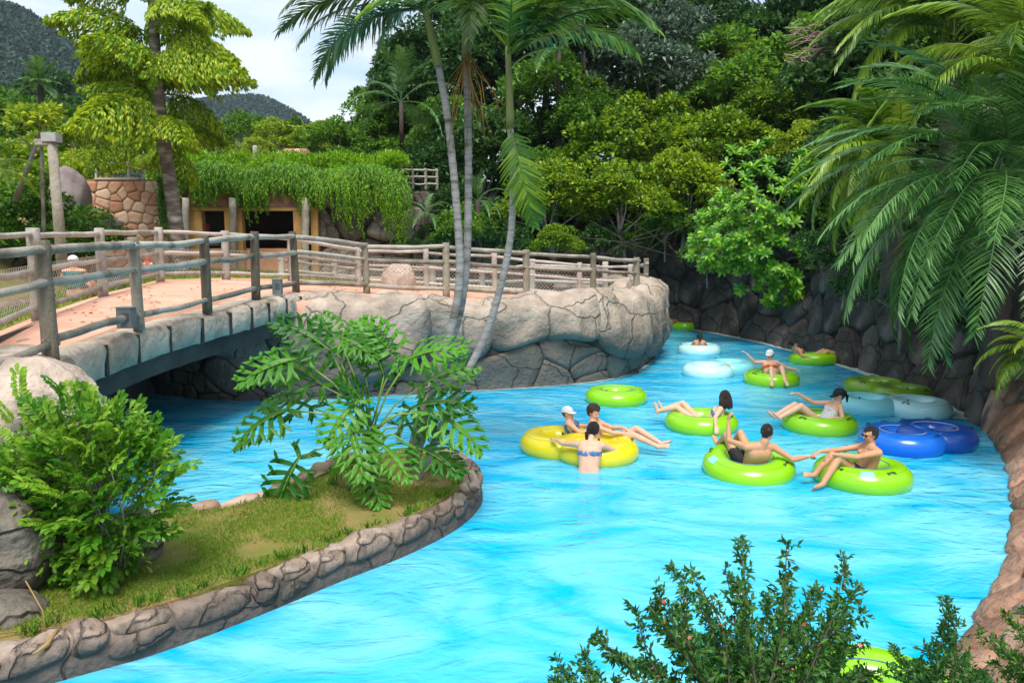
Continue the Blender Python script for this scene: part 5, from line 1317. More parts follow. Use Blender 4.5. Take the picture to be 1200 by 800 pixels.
# ------------------------------------------------------------------ dark twiggy shrubs with pink flowers at the bottom
def twig_shrub(label, root, tips, per, spread_, lm='fern_small', flowers=0, leafL=.026):
    t = thing('flowering_shrub', label, 'shrub'); mb = MB(); Ps = []; Ds = []; Ns = []; fl = []
    for tip_ in tips:
        b = root+Vector((rng.uniform(-.08, .08), rng.uniform(-.08, .08), 0)); c_ = b.lerp(tip_, .5)+Vector((rng.uniform(-.06, .06), rng.uniform(-.06, .06), rng.uniform(-.02, .08)))
        pts = resample([b, c_, tip_], .03); mb.tube(pts, [.006*(1-.75*k/len(pts)) for k in range(len(pts))], 4)
        for k, p in enumerate(pts):
            f = k/len(pts)
            if f < .25: continue
            dd = (pts[min(k+1, len(pts)-1)]-pts[max(0, k-1)]).normalized()
            for _ in range(per):
                # short side twig with leaflets
                sd_ = Vector((rng.gauss(0, 1), rng.gauss(0, 1), rng.gauss(0, 1))).normalized(); tw = (sd_*.8+dd*.7).normalized(); ln = rng.uniform(.02, .075)*(1.25-.7*f)
                for q in range(5): Ps.append(p+tw*ln*(q+1)/5); e = Vector((rng.gauss(0, 1), rng.gauss(0, 1), rng.gauss(0, 1))).normalized(); Ds.append(tw*.8+e*.8); Ns.append(e.cross(tw)+Vector((0, -.2, .6)))
            if flowers and rng.random() < flowers*f: fl.append(p+Vector((rng.uniform(-.02, .02), rng.uniform(-.03, 0), rng.uniform(0, .02))))
    mb.build('stems', M['bark_dark'], t)
    V, F = leaves_np(np.array(Ps), np.array(Ds), np.array(Ns), leafL*nr.uniform(.6, 1.3, len(Ps)), leafL*.42); tag(obj('foliage', V, F, M[lm], t, smooth=False), kind='stuff')
    if flowers:
        mbf = MB()
        for k in range(6):
            a = k*PI/3; mbf.add([(0, 0, 0), (.006*math.cos(a-.4), .006*math.sin(a-.4), .003), (.012*math.cos(a), .012*math.sin(a), .006), (.006*math.cos(a+.4), .006*math.sin(a+.4), .003)], [(0, 1, 2, 3)])
        mbf.ell((0, 0, .003), (.003,)*3, seg=6, rings=4)
        fme = [mesh('flower', mbf.V, mbf.F, M[m_], True) for m_ in ('petal', 'petal_red')]
        for p in fl: 
            ob = link('flower', fme[rng.randrange(2)], t, p, (rng.uniform(-1.5, .5), rng.uniform(-1, 1), rng.uniform(0, 6))); s = rng.uniform(.5, 1.0); ob.scale = (s, s, s)
    return t
root = Vector((.78, 2.35, 1.22)); tips = []
TP = [(868, 637), (922, 640), (990, 658), (1005, 690), (788, 665), (810, 672), (742, 712), (700, 748), (850, 670), (960, 690), (900, 700), (830, 720), (780, 740), (940, 740), (880, 760), (990, 740), (1010, 720), (760, 780), (820, 790), (900, 800), (960, 790), (720, 770), (1040, 785), (870, 690), (925, 680), (800, 700), (770, 720), (850, 740), (910, 770), (980, 770)]
for x, y in TP: tips.append(A(x, y, 3.0+rng.uniform(-.25, .3)))
for k in range(16): tips.append(A(rng.uniform(745, 1015), rng.uniform(690, 810), 2.9+rng.uniform(-.3, .3)))
twig_shrub('dark twiggy shrub with small pink flowers standing before the pool at the bottom', root, tips, 4, .1, flowers=.35, leafL=.032)
twig_shrub('small piece of twiggy shrub at the bottom edge left of the flowering shrub', Vector((.25, 2.35, 1.1)), [A(x, y, 2.9) for x, y in ((655, 778), (685, 770), (668, 790), (700, 795), (650, 800), (720, 800))], 5, .1, leafL=.03)
twig_shrub('pointed dark twiggy shrub at the bottom right in front of the brown wall', Vector((1.75, 2.9, 1.0)), [A(x, y, 3.3) for x, y in ((1108, 705), (1105, 740), (1050, 765), (1075, 775), (1130, 770), (1095, 790), (1120, 800), (1060, 795), (1085, 760), (1112, 725), (1145, 790))], 5, .1, leafL=.03)
twig_shrub('green and orange leaved twiggy shrub in the bottom right corner', Vector((2.3, 3.0, .9)), [A(x, y, 3.4) for x, y in ((1180, 720), (1195, 735), (1170, 750), (1150, 745), (1195, 770), (1165, 780), (1185, 790), (1210, 750), (1205, 715), (1155, 800), (1200, 800), (1180, 765))], 4, .1, lm='leaf_mid')
# tufts of grass on the brown wall
for x, y, lab in ((1195, 705, 'small grass tuft growing on top of the brown wall, right edge'),):
    P = []; D = []
    c = A(x, y, 6.0)
    for k in range(220): P.append(c+Vector((rng.uniform(-.12, .12), rng.uniform(-.1, .1), -.05))); D.append(Vector((rng.gauss(0, .5), rng.gauss(0, .5), 1)))
    V, F = leaves_np(np.array(P), np.array(D), np.tile([[0.1, -1, .1]], (len(P), 1)), nr.uniform(.08, .2, len(P)), .008); tag(obj('grass_tuft', V, F, M['grass'], smooth=False), lab, 'grass')

# ------------------------------------------------------------------ grass on the island (uncountable)
from mathutils.geometry import intersect_point_tri_2d
def inpoly(x, y, poly):
    c = False; j = len(poly)-1
    for i in range(len(poly)):
        if (poly[i].y > y) != (poly[j].y > y) and x < (poly[j].x-poly[i].x)*(y-poly[i].y)/(poly[j].y-poly[i].y)+poly[i].x: c = not c
        j = i
    return c
gp = isl_in+[Vector((-6, isl_in[-1].y+.5, 0)), Vector((-6, isl_in[0].y-1, 0))]
P = []
while len(P) < 46000:
    x, y = rng.uniform(-5.2, 0), rng.uniform(4.3, 10.2)
    if inpoly(x, y, gp) and noise.noise((x*1.1, y*1.1, 3))+.45*noise.noise((x*3.3, y*3.3, 3))+.12 > rng.uniform(0, .35)-.1: P.append((x, y, lz-.004))
P = np.array(P); n = len(P); D = nr.normal(size=(n, 3))*.55; D[:, 2] = 1
V, F = leaves_np(P, D, nr.normal(size=(n, 3)), nr.uniform(.018, .05, n), .006); tag(obj('island_grass', V, F, M['grass'], smooth=False), 'short green grass with bare patches on the island', 'grass', kind='stuff')
P = []
while len(P) < 9000:
    t_ = rng.uniform(0, 1); i = rng.randrange(0, 6); a, b = rear[i].lerp(rear[i+1], rng.random()), rng.uniform(1.085, 1.5); P.append((a.x*b, a.y*b, a.z-.06))
P = np.array(P); n = len(P); D = nr.normal(size=(n, 3))*.5; D[:, 2] = 1
V, F = leaves_np(P, D, nr.normal(size=(n, 3)), nr.uniform(.06, .14, n), .02); tag(obj('lawn_grass', V, F, M['grass'], smooth=False), 'green lawn grass behind the far bridge fence', 'grass', kind='stuff')
# undergrowth of the shaded slope and fallen leaves on the island
P = nr.uniform(0, 1, size=(260, 3)); q = [Vector((-4.6+4.2*a, 5.2+3.6*b, 0)) for a, b, _ in P]; q = [p for p in q if inpoly(p.x, p.y, gp)]
P = np.array([(p.x, p.y, lz+.012) for p in q]); D = nr.normal(size=(len(P), 3)); D[:, 2] *= .1
V, F = leaves_np(P, D, np.tile([[0, 0, 1.0]], (len(P), 1)), nr.uniform(.03, .06, len(P)), .02); tag(obj('fallen_leaves', V, F, M['palm_dry'], smooth=False), 'small brown fallen leaves scattered on the island grass', 'leaves', kind='stuff')
# dry stalk lying on the kerb at the left
t = thing('dry_stalk', 'dry bent orange leaf stalk lying across the kerb at lower left', 'dry leaf'); mb = MB()
mb.tube([A(-5, 742, 4.9), A(35, 738, 5.0), A(68, 734, 5.0)], [.006, .006, .004], 4); mb.tube([A(30, 680, 5.1), A(50, 715, 5.0), A(54, 742, 4.95)], [.005, .005, .004], 4); mb.tube([A(70, 734, 5.0), A(55, 755, 4.85), A(38, 766, 4.75)], [.006, .02, .004], 4); mb.build('stalk', M['palm_dry'], t)

# ------------------------------------------------------------------ hanging vines on the cabin roof
hv = thing('hanging_vines', 'thick mat of bright green vines spilling over the cabin roof and the dark rocks', 'vines')
Ps = []; Ds = []; Ns = []; mbv = MB()
for k in range(1900):
    px = rng.uniform(178, 476); f = (px-178)/298
    topy = 188+ (px-178)*.02 + 4*math.sin(px*.07); Yv = 25.7-(.4 if px > 372 else 0)+rng.uniform(-.25, .25)
    ln = (.06+.85*rng.random()**3.2)*(1.0+2.4*max(0, f-.5))*(.9+.4*math.sin(px*.11))
    start = A(px, topy+rng.uniform(0, 20), Yv+.3); d = Vector((rng.uniform(-.35, .35), -.8, .15)); q = start.copy(); nseg = int(6+ln*8)
    for s_ in range(nseg):
        d = (d+Vector((rng.uniform(-.08, .08), .10, -.32))).normalized(); q = q+d*(ln+.35)/nseg
        if q.y < Yc-1.1: q.y = Yc-1.1
        for _ in range(3):
            Ps.append(q+Vector((rng.uniform(-.03, .03), rng.uniform(-.03, .03), 0))); Ds.append((d.x+rng.uniform(-.7, .7), d.y+rng.uniform(-.4, .4), d.z+rng.uniform(-.5, .3))); Ns.append((rng.uniform(-.6, .6), -1, rng.uniform(0, 1)))
V, F = leaves_np(np.array(Ps), np.array(Ds), np.array(Ns), .13*nr.uniform(.6, 1.2, len(Ps)), .032); tag(obj('strands', V, F, M['vine'], hv, smooth=False), kind='stuff')
cc = np.array([A(rng.uniform(180, 474), 190+rng.uniform(-4, 12), 26.6+rng.uniform(-.6, 1.2)) for _ in range(170)]); V, F = crown_np(cc, nr.uniform(.22, .4, 170), 90, .16, .045, up=1.2); tag(obj('vine_top', V, F, M['vine'], hv, smooth=False), kind='stuff')
cc = np.array([A(rng.uniform(85, 195), 196+rng.uniform(-12, 10), 23.4+rng.uniform(-.2, .8)) for _ in range(40)]); V, F = crown_np(cc, nr.uniform(.2, .35, 40), 80, .15, .06, up=1); ob = obj('vine_mat', V, F, M['leaf_lime'], smooth=False); tag(ob, 'leafy green mat of vines along the top of the flagstone wall', 'vines')
hv2 = thing('brown_creeper', 'brown green creeper hanging between the flagstone wall and the drooping tree trunk', 'creeper')
Ps = []; Ds = []; Ns = []
for k in range(70):
    px = rng.uniform(186, 197); q = A(px, rng.uniform(195, 215), 22.3); 
    for s_ in range(rng.randrange(8, 26)): q = q+Vector((rng.uniform(-.03, .03), 0, -.07)); Ps.append(q.copy()); Ds.append((rng.uniform(-1, 1), -.3, rng.uniform(-1, .3))); Ns.append((0, -1, .5))
V, F = leaves_np(np.array(Ps), np.array(Ds), np.array(Ns), .12, .05); tag(obj('strands', V, F, M['leaf_mid'], hv2, smooth=False), kind='stuff')
# undergrowth along the top of the dark bank
cc = []
for k in range(150):
    u = rng.uniform(2.0, u_turn-.5); p = bc.at(u)-bc.n(u)*rng.uniform(1.2, 2.8); cc.append((p.x, p.y, 3.15+rng.uniform(-.1, .35)))
V, F = crown_np(np.array(cc), nr.uniform(.3, .5, len(cc)), 110, .16, .08); tag(obj('undergrowth', V, F, M['leaf_dark'], smooth=False), 'dark leafy undergrowth along the top of the shaded rock bank', 'undergrowth', kind='stuff')
# ferny ground cover spilling on the dark wall at right
cc = []
for k in range(60):
    u = rng.uniform(u_turn-3.5, u_turn+2.2); p = bc.at(u)-bc.n(u)*rng.uniform(1.3, 2.3); cc.append((p.x, p.y, max(.9, bh(u))+rng.uniform(0, .3)))
V, F = crown_np(np.array(cc), nr.uniform(.25, .4, len(cc)), 110, .14, .06); tag(obj('undergrowth', V, F, M['leaf_mid'], smooth=False), 'green undergrowth on the bank below the small yellowish palm', 'undergrowth', kind='stuff')
# distant mass of the wood closing the view between the nearer crowns
cc = []
for k in range(620):
    px = rng.uniform(440, 1150); top = 120-(px-440)*.9 if px < 560 else -20
    py = rng.uniform(top, 300)
    if 825 < px < 945 and py < 70: continue
    cc.append(A(px, py, rng.uniform(38, 45)))
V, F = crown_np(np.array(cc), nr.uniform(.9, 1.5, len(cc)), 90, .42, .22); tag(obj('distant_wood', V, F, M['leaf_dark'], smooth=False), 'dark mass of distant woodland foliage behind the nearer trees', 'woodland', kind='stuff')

# tree cover of the two mountains, far too small and many to count
for i, (mo, size) in enumerate(zip(MT, (1.5, 2.6))):
    me = mo.data; P = []; Nn = []; cand = [p for p in me.polygons if p.center.y > 60 and abs(p.center.x) < p.center.y*.9]
    ar = np.array([p.area for p in cand]); pick = nr.choice(len(cand), 55000, p=ar/ar.sum())
    for k in pick:
        p = cand[k]; vs_ = [me.vertices[q].co for q in p.vertices]; a, b = rng.random(), rng.random()
        q = (vs_[0]*(1-a)+vs_[1]*a)*(1-b)+(vs_[3]*(1-a)+vs_[2]*a)*b; P.append(q); Nn.append(p.normal)
    P = np.array(P); Nn = np.array(Nn); n_ = len(P); D = nr.normal(size=(n_, 3)); D[:, 2] += .9
    V, F = leaves_np(P, D, nr.normal(size=(n_, 3))+Nn, size*nr.uniform(.5, 1.3, n_), size*.8); tag(obj('mountain_trees', V, F, M['far_leaf'], smooth=False), ('dark woodland covering the big mountain at upper left', 'dark woodland covering the smaller hill beyond the drooping tree')[i], 'woodland', kind='stuff')

# litter on the sand path and taller weeds along the kerb of the island
P = []
for k in range(240):
    i = rng.randrange(1, 9); a = front[i].lerp(front[i+1], rng.random()); b = rear[i].lerp(rear[i+1], rng.random()); q = a.lerp(b, rng.uniform(.2, .95)); P.append((q.x, q.y, q.z-.015))
P = np.array(P); D = nr.normal(size=(len(P), 3)); D[:, 2] *= .08
V, F = leaves_np(P, D, np.tile([[0, 0, 1.0]], (len(P), 1)), nr.uniform(.05, .10, len(P)), .035); tag(obj('path_litter', V, F, M['palm_dry'], smooth=False), 'scattered dry leaves lying on the salmon sand path', 'leaves', kind='stuff')
P = []; D = []
for k in range(130):
    j = rng.randrange(0, 88); q = isl_in[j].lerp(mid, rng.uniform(.01, .10))
    for _ in range(rng.randrange(6, 16)): P.append((q.x+rng.gauss(0, .02), q.y+rng.gauss(0, .02), lz-.005)); D.append((rng.gauss(0, .5), rng.gauss(0, .5), 1))
V, F = leaves_np(np.array(P), np.array(D), nr.normal(size=(len(P), 3)), nr.uniform(.05, .12, len(P)), .010); tag(obj('kerb_weeds', V, F, M['leaf_mid'], smooth=False), 'tufts of longer grass and weeds along the inside of the island kerb', 'weeds', kind='stuff')
# ------------------------------------------------------------------ inflatable tubes
RM, Rm = .385, .185
def torus(RM_, rx, rz, n=56, m=18, a0=0, a1=2*PI, zc=0.0, wr=.004):
    V = []; F = []
    for i in range(n):
        a = 2*PI*i/n; k = 1+wr*math.sin(a*17)+wr*.6*math.sin(a*29+1)
        for j in range(m):
            b = 2*PI*j/m; inner = max(0, -math.cos(b)); r = RM_+rx*math.cos(b)*(1+ (k-1)*(.3+2.5*inner)); V.append((r*math.cos(a), r*math.sin(a), zc+rz*math.sin(b)))
    for i in range(n):
        for j in range(m): F.append((i*m+j, ((i+1) % n)*m+j, ((i+1) % n)*m+(j+1) % m, i*m+(j+1) % m))
    return V, F
def line_ring(ang, r=.006, RM_=RM, rx=Rm, rz=Rm*.92, n=56):
    mb = MB(); c = [((RM_+(rx+.002)*math.cos(ang))*math.cos(2*PI*i/n), (RM_+(rx+.002)*math.cos(ang))*math.sin(2*PI*i/n), (rz+.002)*math.sin(ang)) for i in range(n+1)]
    mb.tube(c, r, 5, cap=False); return mb
HD = None
def handle_mesh():
    mb = MB(); mb.tube([(-.075, 0, 0), (-.06, 0, .03), (0, 0, .045), (.06, 0, .03), (.075, 0, 0)], [.012, .013, .014, .013, .012], 6)
    mb.box((-.075, 0, -.003), (.05, .06, .014), bev=.004); mb.box((.075, 0, -.003), (.05, .06, .014), bev=.004); return mesh('handle', mb.V, mb.F, M['v_black'], True)
HM = handle_mesh()
SCT = 1.02
def put_handle(ring, a, ang=R(62), RM_=RM, rx=Rm, rz=Rm*.92, s=1.0):
    r = RM_+rx*math.cos(ang); p = Vector((r*math.cos(a), r*math.sin(a), rz*math.sin(ang)))
    ob = link('handle', HM, ring, p); ob.rotation_mode = 'QUATERNION'
    out = Vector((math.cos(a), math.sin(a), 0)); nrm = (out*math.cos(ang)+Vector((0, 0, math.sin(ang)))).normalized(); tang = Vector((-math.sin(a), math.cos(a), 0)); yy = nrm.cross(tang)
    ob.rotation_quaternion = Matrix((tang, yy, nrm)).transposed().to_quaternion(); ob.scale = (s*.62, s*.62, s*.5)
def ring_part(t, m, loc, hang=(), seam='v_seam', patch=None, tilt=(0, 0, 0), sc_=1.0, floor=None):
    V, F = torus(RM, Rm, Rm*.92); r = obj('ring', V, F, M[m], t, loc, tilt); r.scale = (sc_*SCT,)*3
    line_ring(R(118), .005).build('seam', M[seam], r); line_ring(R(60), .0035).build('seam', M[m], r)
    for a in hang: put_handle(r, a)
    if patch:
        a, ang, col = patch; V = []; F = []; K = 7
        for i in range(K):
            for j in range(K):
                aa = a+(i/(K-1)-.5)*.30; g = ang+(j/(K-1)-.5)*.55; rr = RM+(Rm+.003)*math.cos(g); V.append((rr*math.cos(aa), rr*math.sin(aa), (Rm*.92+.003)*math.sin(g)))
        for i in range(K-1):
            for j in range(K-1): F.append((i*K+j, (i+1)*K+j, (i+1)*K+j+1, i*K+j+1))
        F = orient(V if isinstance(V[0], Vector) else [Vector(v) for v in V], [f for f in F], Vector((math.cos(a), math.sin(a), 1))); obj('print', [Vector(v) for v in V], F, M[col], r)
    mbv = MB(); aa = 2.0; g_ = R(150); rr = RM+Rm*math.cos(g_); mbv.tube([(rr*math.cos(aa), rr*math.sin(aa), Rm*.92*math.sin(g_)), ((rr-.012)*math.cos(aa), (rr-.012)*math.sin(aa), Rm*.92*math.sin(g_)+.02)], [.016, .012], 8); mbv.build('valve', M['v_black'], r)
    return r
def tube_thing(label, px, py, m='v_lime', rz=0.0, tilt=(0, 0), z=.085, hang=(.8, 2.3, 3.9, 5.4), patch=None, group='single green inflatable tubes', seam='v_seam'):
    c = W(px, py, z); t = thing('inflatable_tube', label, 'swim tube', c, rz, group)
    ring_part(t, m, (0, 0, 0), hang, seam, patch, (tilt[0], tilt[1], 0)); return t, c
def double_tube(label, p1, p2, m1, m2=None, z=.085, h1=(1.2, 4.6), h2=(1.9, 5.2), group='double inflatable tubes', seam='v_seam', patch=None, gap=.80):
    a, b = W(*p1, z), W(*p2, z); d = (b-a); d.z = 0; d.normalize(); mid_ = (a+b)/2; c = mid_
    t = thing('double_tube', label, 'double swim tube', c, math.atan2(d.y, d.x), group)
    ring_part(t, m1, (-gap/2, 0, 0), h1, seam, patch); ring_part(t, m2 or m1, (gap/2, 0, .004), h2, seam)
    # web between the two rings
    mb = MB(); mb.box((0, 0, .0), (.34, .52, .03), bev=.012); mb.build('web', M[m1], t)
    return t, c

# ------------------------------------------------------------------ people
def person(label, loc, az, J, skinm='skin_fair', hair=('short', 'hair_dark'), wear=None, cap=None, S=1.0, female=False, scale=1.0, shades=False, extras=None, girth=1.0, water=None):
    """J: joints in the local frame (metres): hip, waist, chest, neck, head, look, sh/el/wr/hand (L,R), hipj, kn, an, toe"""
    if J.get('rider'):
        J = dict(J)
        for k_ in ('waist', 'chest', 'neck', 'head', 'shL', 'shR', 'hip', 'elL', 'elR'):
            x_, y_, z_ = J[k_]; f_ = max(0, z_-.05); g_ = {'elL': .5, 'elR': .5}.get(k_, 1.0); J[k_] = (x_-f_*J.get('lean', .22)*g_, y_, z_-f_*.10*g_-(.08 if k_ in ('hip', 'waist') else .04))
    t = thing('person', label, 'person', loc, az); scale *= .92; t.scale = (scale,)*3
    v = lambda a: Vector(a); mb = MB(); g = girth
    hip, waist, chest, neck, head = v(J['hip']), v(J['waist']), v(J['chest']), v(J['neck']), v(J['head']); look = v(J['look']).normalized()
    side = v(J.get('side', (0, 1, 0)))                       # body left
    wS = .175 if not female else .155; wH = .095 if not female else .10
    shside = v(J.get('shside', side)).normalized()
    fwd = (chest-hip).normalized().cross(side)*-1            # chest forward
    if fwd.dot(look) < 0 and not J.get('twist'): pass
    # torso: paired capsules
    for s_ in (1, -1):
        mb.cap(hip+side*s_*wH*.75, waist+side*s_*.055, .105*g, .088*g, 12); mb.cap(waist+side*s_*.055, chest+shside*s_*.07, .088*g, .108*g, 12)
        mb.cap(chest+shside*s_*.07, (chest+neck)/2+shside*s_*.10+v((0, 0, .0)), .108*g, .07, 12)
    mb.cap(hip, waist, .10*g, .095*g); mb.cap(waist, chest, .095*g, .11*g); mb.cap(chest, neck, .10, .06)
    mb.cap(neck-(head-neck)*.15, neck.lerp(head, .72), .055, .050)
    # head
    right = look.cross(v((0, 0, 1))); right = right.normalized() if right.length > .1 else side.copy(); upv = right.cross(look).normalized()
    if upv.z < 0: upv = -upv; 
    HM_ = Matrix((right, look, upv)).transposed()
    hp = lambda x, y, z: head+HM_ @ Vector((x, y, z))
    mb.ell(head+HM_ @ Vector((0, -.012, .022)), (.077, .096, .098), HM_, 20, 14); mb.ell(hp(0, .022, -.035), (.060, .068, .080), HM_, 16, 12)
    mb.cap(hp(0, .062, -.088), hp(0, .058, -.080), .024, .022, 8)                   # chin
    mb.cap(hp(0, .088, .008), hp(0, .106, -.022), .009, .015, 8); mb.cap(hp(-.012, .094, -.026), hp(.012, .094, -.026), .009, .009, 8)    # nose
    mb.cap(hp(-.030, .082, .022), hp(.030, .082, .022), .013, .013, 8)               # brow
    for s_ in (1, -1):
        mb.cap(hp(s_*.080, -.008, .012), hp(s_*.077, -.002, -.022), .013, .010, 8); mb.cap(hp(s_*.042, .068, -.022), hp(s_*.03, .07, -.05), .018, .018, 8)
    mb.cap(hp(-.018, .086, -.052), hp(.018, .086, -.052), .008, .008, 8)
    fingers_ = []
    for k, s_ in (('L', 1), ('R', -1)):
        sh, el, wr, hd = v(J['sh'+k]), v(J['el'+k]), v(J['wr'+k]), v(J['hd'+k])
        mb.cap((chest+neck*1.3)/2.3+shside*s_*.06, sh, .07, .056, 12); mb.cap(sh, sh.lerp(el, .45), .053, .044, 12); mb.cap(sh.lerp(el, .45), el, .044, .036, 12); mb.cap(el, el.lerp(wr, .35), .038, .038, 12); mb.cap(el.lerp(wr, .35), wr, .038, .025, 12)
        d = (hd-wr).normalized(); pn = v(J.get('palm'+k, (0, 0, -1))); wv = d.cross(pn).normalized(); pn = wv.cross(d).normalized()*(1 if wv.cross(d).dot(pn) > 0 else -1)
        for q in (-.024, -.008, .008, .024): mb.cap(wr+d*.01+wv*q*.6, wr+d*.085+wv*q, .014, .012, 8)
        for q, le in ((-.029, .062), (-.010, .074), (.010, .070), (.029, .054)):
            b0 = wr+d*.085+wv*q; d1 = (d+wv*q*3+pn*.25).normalized(); b1 = b0+d1*le*.45; d2 = (d1+pn*.45).normalized(); b2 = b1+d2*le*.32; b3 = b2+(d2+pn*.4).normalized()*le*.25
            mb.cap(b0, b1, .0105, .0098, 6); mb.cap(b1, b2, .0098, .009, 6); mb.cap(b2, b3, .009, .008, 6)
        th0 = wr+d*.025+wv*.026*s_; th1 = th0+(d*.6+wv*s_*.8+pn*.3).normalized()*.035; th2 = th1+(d*.9+wv*s_*.35+pn*.4).normalized()*.032; mb.cap(th0, th1, .014, .012, 6); mb.cap(th1, th2, .012, .009, 6)
        hj, kn, an, toe = v(J['hj'+k]), v(J['kn'+k]), v(J['an'+k]), v(J['to'+k])
        mb.cap(hip+side*s_*wH*.7, hj, .10*g, .088*g, 12); mb.cap(hj, hj.lerp(kn, .5), .088*g, .072*g, 12); mb.cap(hj.lerp(kn, .5), kn, .072*g, .054, 12)
        mb.ell(kn, (.055,)*3); mb.cap(kn, kn.lerp(an, .33), .052, .054, 12); mb.cap(kn.lerp(an, .33), an, .054, .033, 12)
        f = (toe-an).normalized(); fs = f.cross(v(J.get('sole'+k, (0, 0, 1)))).normalized(); dn = f.cross(fs).normalized()
        mb.ell(an-f*.028+dn*0, (.034,)*3); mb.cap(an, an+f*.11, .034, .030, 10)
        for q in (-.024, 0, .022): mb.cap(an+f*.04+fs*q*.6, an+f*.135+fs*q, .025, .019, 8)
        for i, q in enumerate((-.034, -.018, -.002, .014, .030)): mb.cap(an+f*.14+fs*q, an+f*(.178-.006*abs(i-1))+fs*q, .0115, .0095, 6)
    if female:
        for s_ in (1, -1): mb.ell(chest+shside*s_*.07+fwd*.085+v((0, 0, -.01)), (.055, .055, .055))
    else:
        for s_ in (1, -1): mb.ell(chest+shside*s_*.075+fwd*.075+v((0, 0, .0)), (.06, .05, .045))
    me = mesh('body', mb.V, mb.F, M[skinm], True); ob = link('body', me, t)
    r_ = ob.modifiers.new('r', 'REMESH'); r_.mode = 'VOXEL'; r_.voxel_size = .0095; r_.use_smooth_shade = True
    s2 = ob.modifiers.new('s', 'SMOOTH'); s2.iterations = 4; s2.factor = .5
    d_ = ob.modifiers.new('d', 'DECIMATE'); d_.ratio = .40
    dg = bpy.context.evaluated_depsgraph_get(); ev_ = ob.evaluated_get(dg); nm = bpy.data.meshes.new_from_object(ev_); nm.name = 'body'; ob.modifiers.clear(); ob.data = nm; nm.materials.clear(); nm.materials.append(M[skinm])
    nm.polygons.foreach_set('use_smooth', [True]*len(nm.polygons))
    bpy.data.meshes.remove(me)
    # clothing and hair grow from the body's own surface
    co = [q.co.copy() for q in nm.vertices]; no_ = [q.normal.copy() for q in nm.vertices]; polys = [tuple(p.vertices) for p in nm.polygons]
    def seg_d(p, a, b):
        ab = b-a; tt = (p-a).dot(ab)/ab.length_squared; return tt, (p-(a+ab*max(0, min(1, tt)))).length
    def shell(name, pred, off, m, tex=0.0, parent=t):
        keep = [f for f in polys if all(pred(co[i]) for i in f)]
        if not keep: return None
        idx = {}; V = []; 
        for f in keep:
            for i in f:
                if i not in idx:
                    idx[i] = len(V); p = co[i]; o_ = off(p) if callable(off) else off
                    V.append(p+no_[i]*(o_+(tex*noise.noise(p*55) if tex else 0)))
        F = [tuple(idx[i] for i in f) for f in keep]
        # rim: fold the edge inwards
        cnt = {}
        for f in F:
            for a, b in zip(f, f[1:]+f[:1]): cnt[(a, b)] = 1
        inv = {n_: o_ for o_, n_ in idx.items()}; nb = {}
        for (a, b) in list(cnt):
            if (b, a) not in cnt:
                for q in (a, b):
                    if q not in nb: nb[q] = len(V); V.append(co[inv[q]]-no_[inv[q]]*.003)
                F.append((b, a, nb[a], nb[b]))
        return obj(name, V, F, M[m], parent)
    headR = lambda p: HM_.transposed() @ (p-head)
    kind, hm = hair
    if kind:
        def isheadhair(p):
            q = headR(p)
            if q.length > .17 or q.z < -.085: return False
            if (p-neck).dot((head-neck).normalized()) < .05: return False
            line = .062 + .0*q.z
            if q.y > .0: return q.z > line-.02*(1-min(1, abs(q.x)/.07)) or (abs(q.x) > .058 and q.y < .035 and q.z > .01)
            return q.z > (-.055 if kind != 'long' else -.08) or q.y < -.02
        thick = {'short': .008, 'curly': .024, 'long': .018, 'bun': .012, 'bald': .002}[kind]
        def offh(p):
            q = headR(p); return thick*(1+.5*noise.noise(p*40))
        hr = shell('hair', isheadhair, offh, hm, tex=(.012 if kind == 'curly' else .004))
        if kind == 'long':
            mbh = MB(); back = -look
            for k in range(26):
                a = (k/25-.5)*2.6; st = head+HM_ @ Vector((math.sin(a)*.088, -.085*math.cos(a)-.01, .035)); e1 = st+HM_ @ Vector((math.sin(a)*.015, -.025, -.11)); e2 = e1+v((0, 0, -.05-.03*rng.random()))-look*.02; e3 = e2+v((rng.uniform(-.02, .02), rng.uniform(-.02, .02), -.03))
                mbh.tube([st, e1, e2, e3], [.016, .022, .02, .004], 6)
            mbh.ell(hp(0, -.045, -.01), (.085, .075, .105), HM_, 14, 10); mbh.build('hair_locks', M[hm], t)
        if kind == 'bun':
            mbh = MB(); mbh.ell(hp(0, -.115, .01), (.04, .036, .04), HM_, 12, 8)
            for k in range(8): mbh.tube([hp(rng.uniform(-.02, .02), -.12, 0), hp(rng.uniform(-.03, .03), -.15, -.05), hp(rng.uniform(-.03, .03), -.13, -.13-.04*rng.random())], [.018, .016, .004], 6)
            mbh.build('ponytail', M[hm], t)
        if kind == 'curly':
            mbh = MB()
            for k in range(60):
                d = Vector((rng.gauss(0, 1), rng.gauss(-.25, 1), rng.gauss(.5, .8))).normalized()
                if d.y > .55 and d.z < .55: continue
                if d.z < -.5: continue
                mbh.ell(hp(d.x*.092, -.012+d.y*.105, .025+d.z*.108), (.022, .022, .020), None, 7, 5)
            mbh.build('curls', M[hm], t)
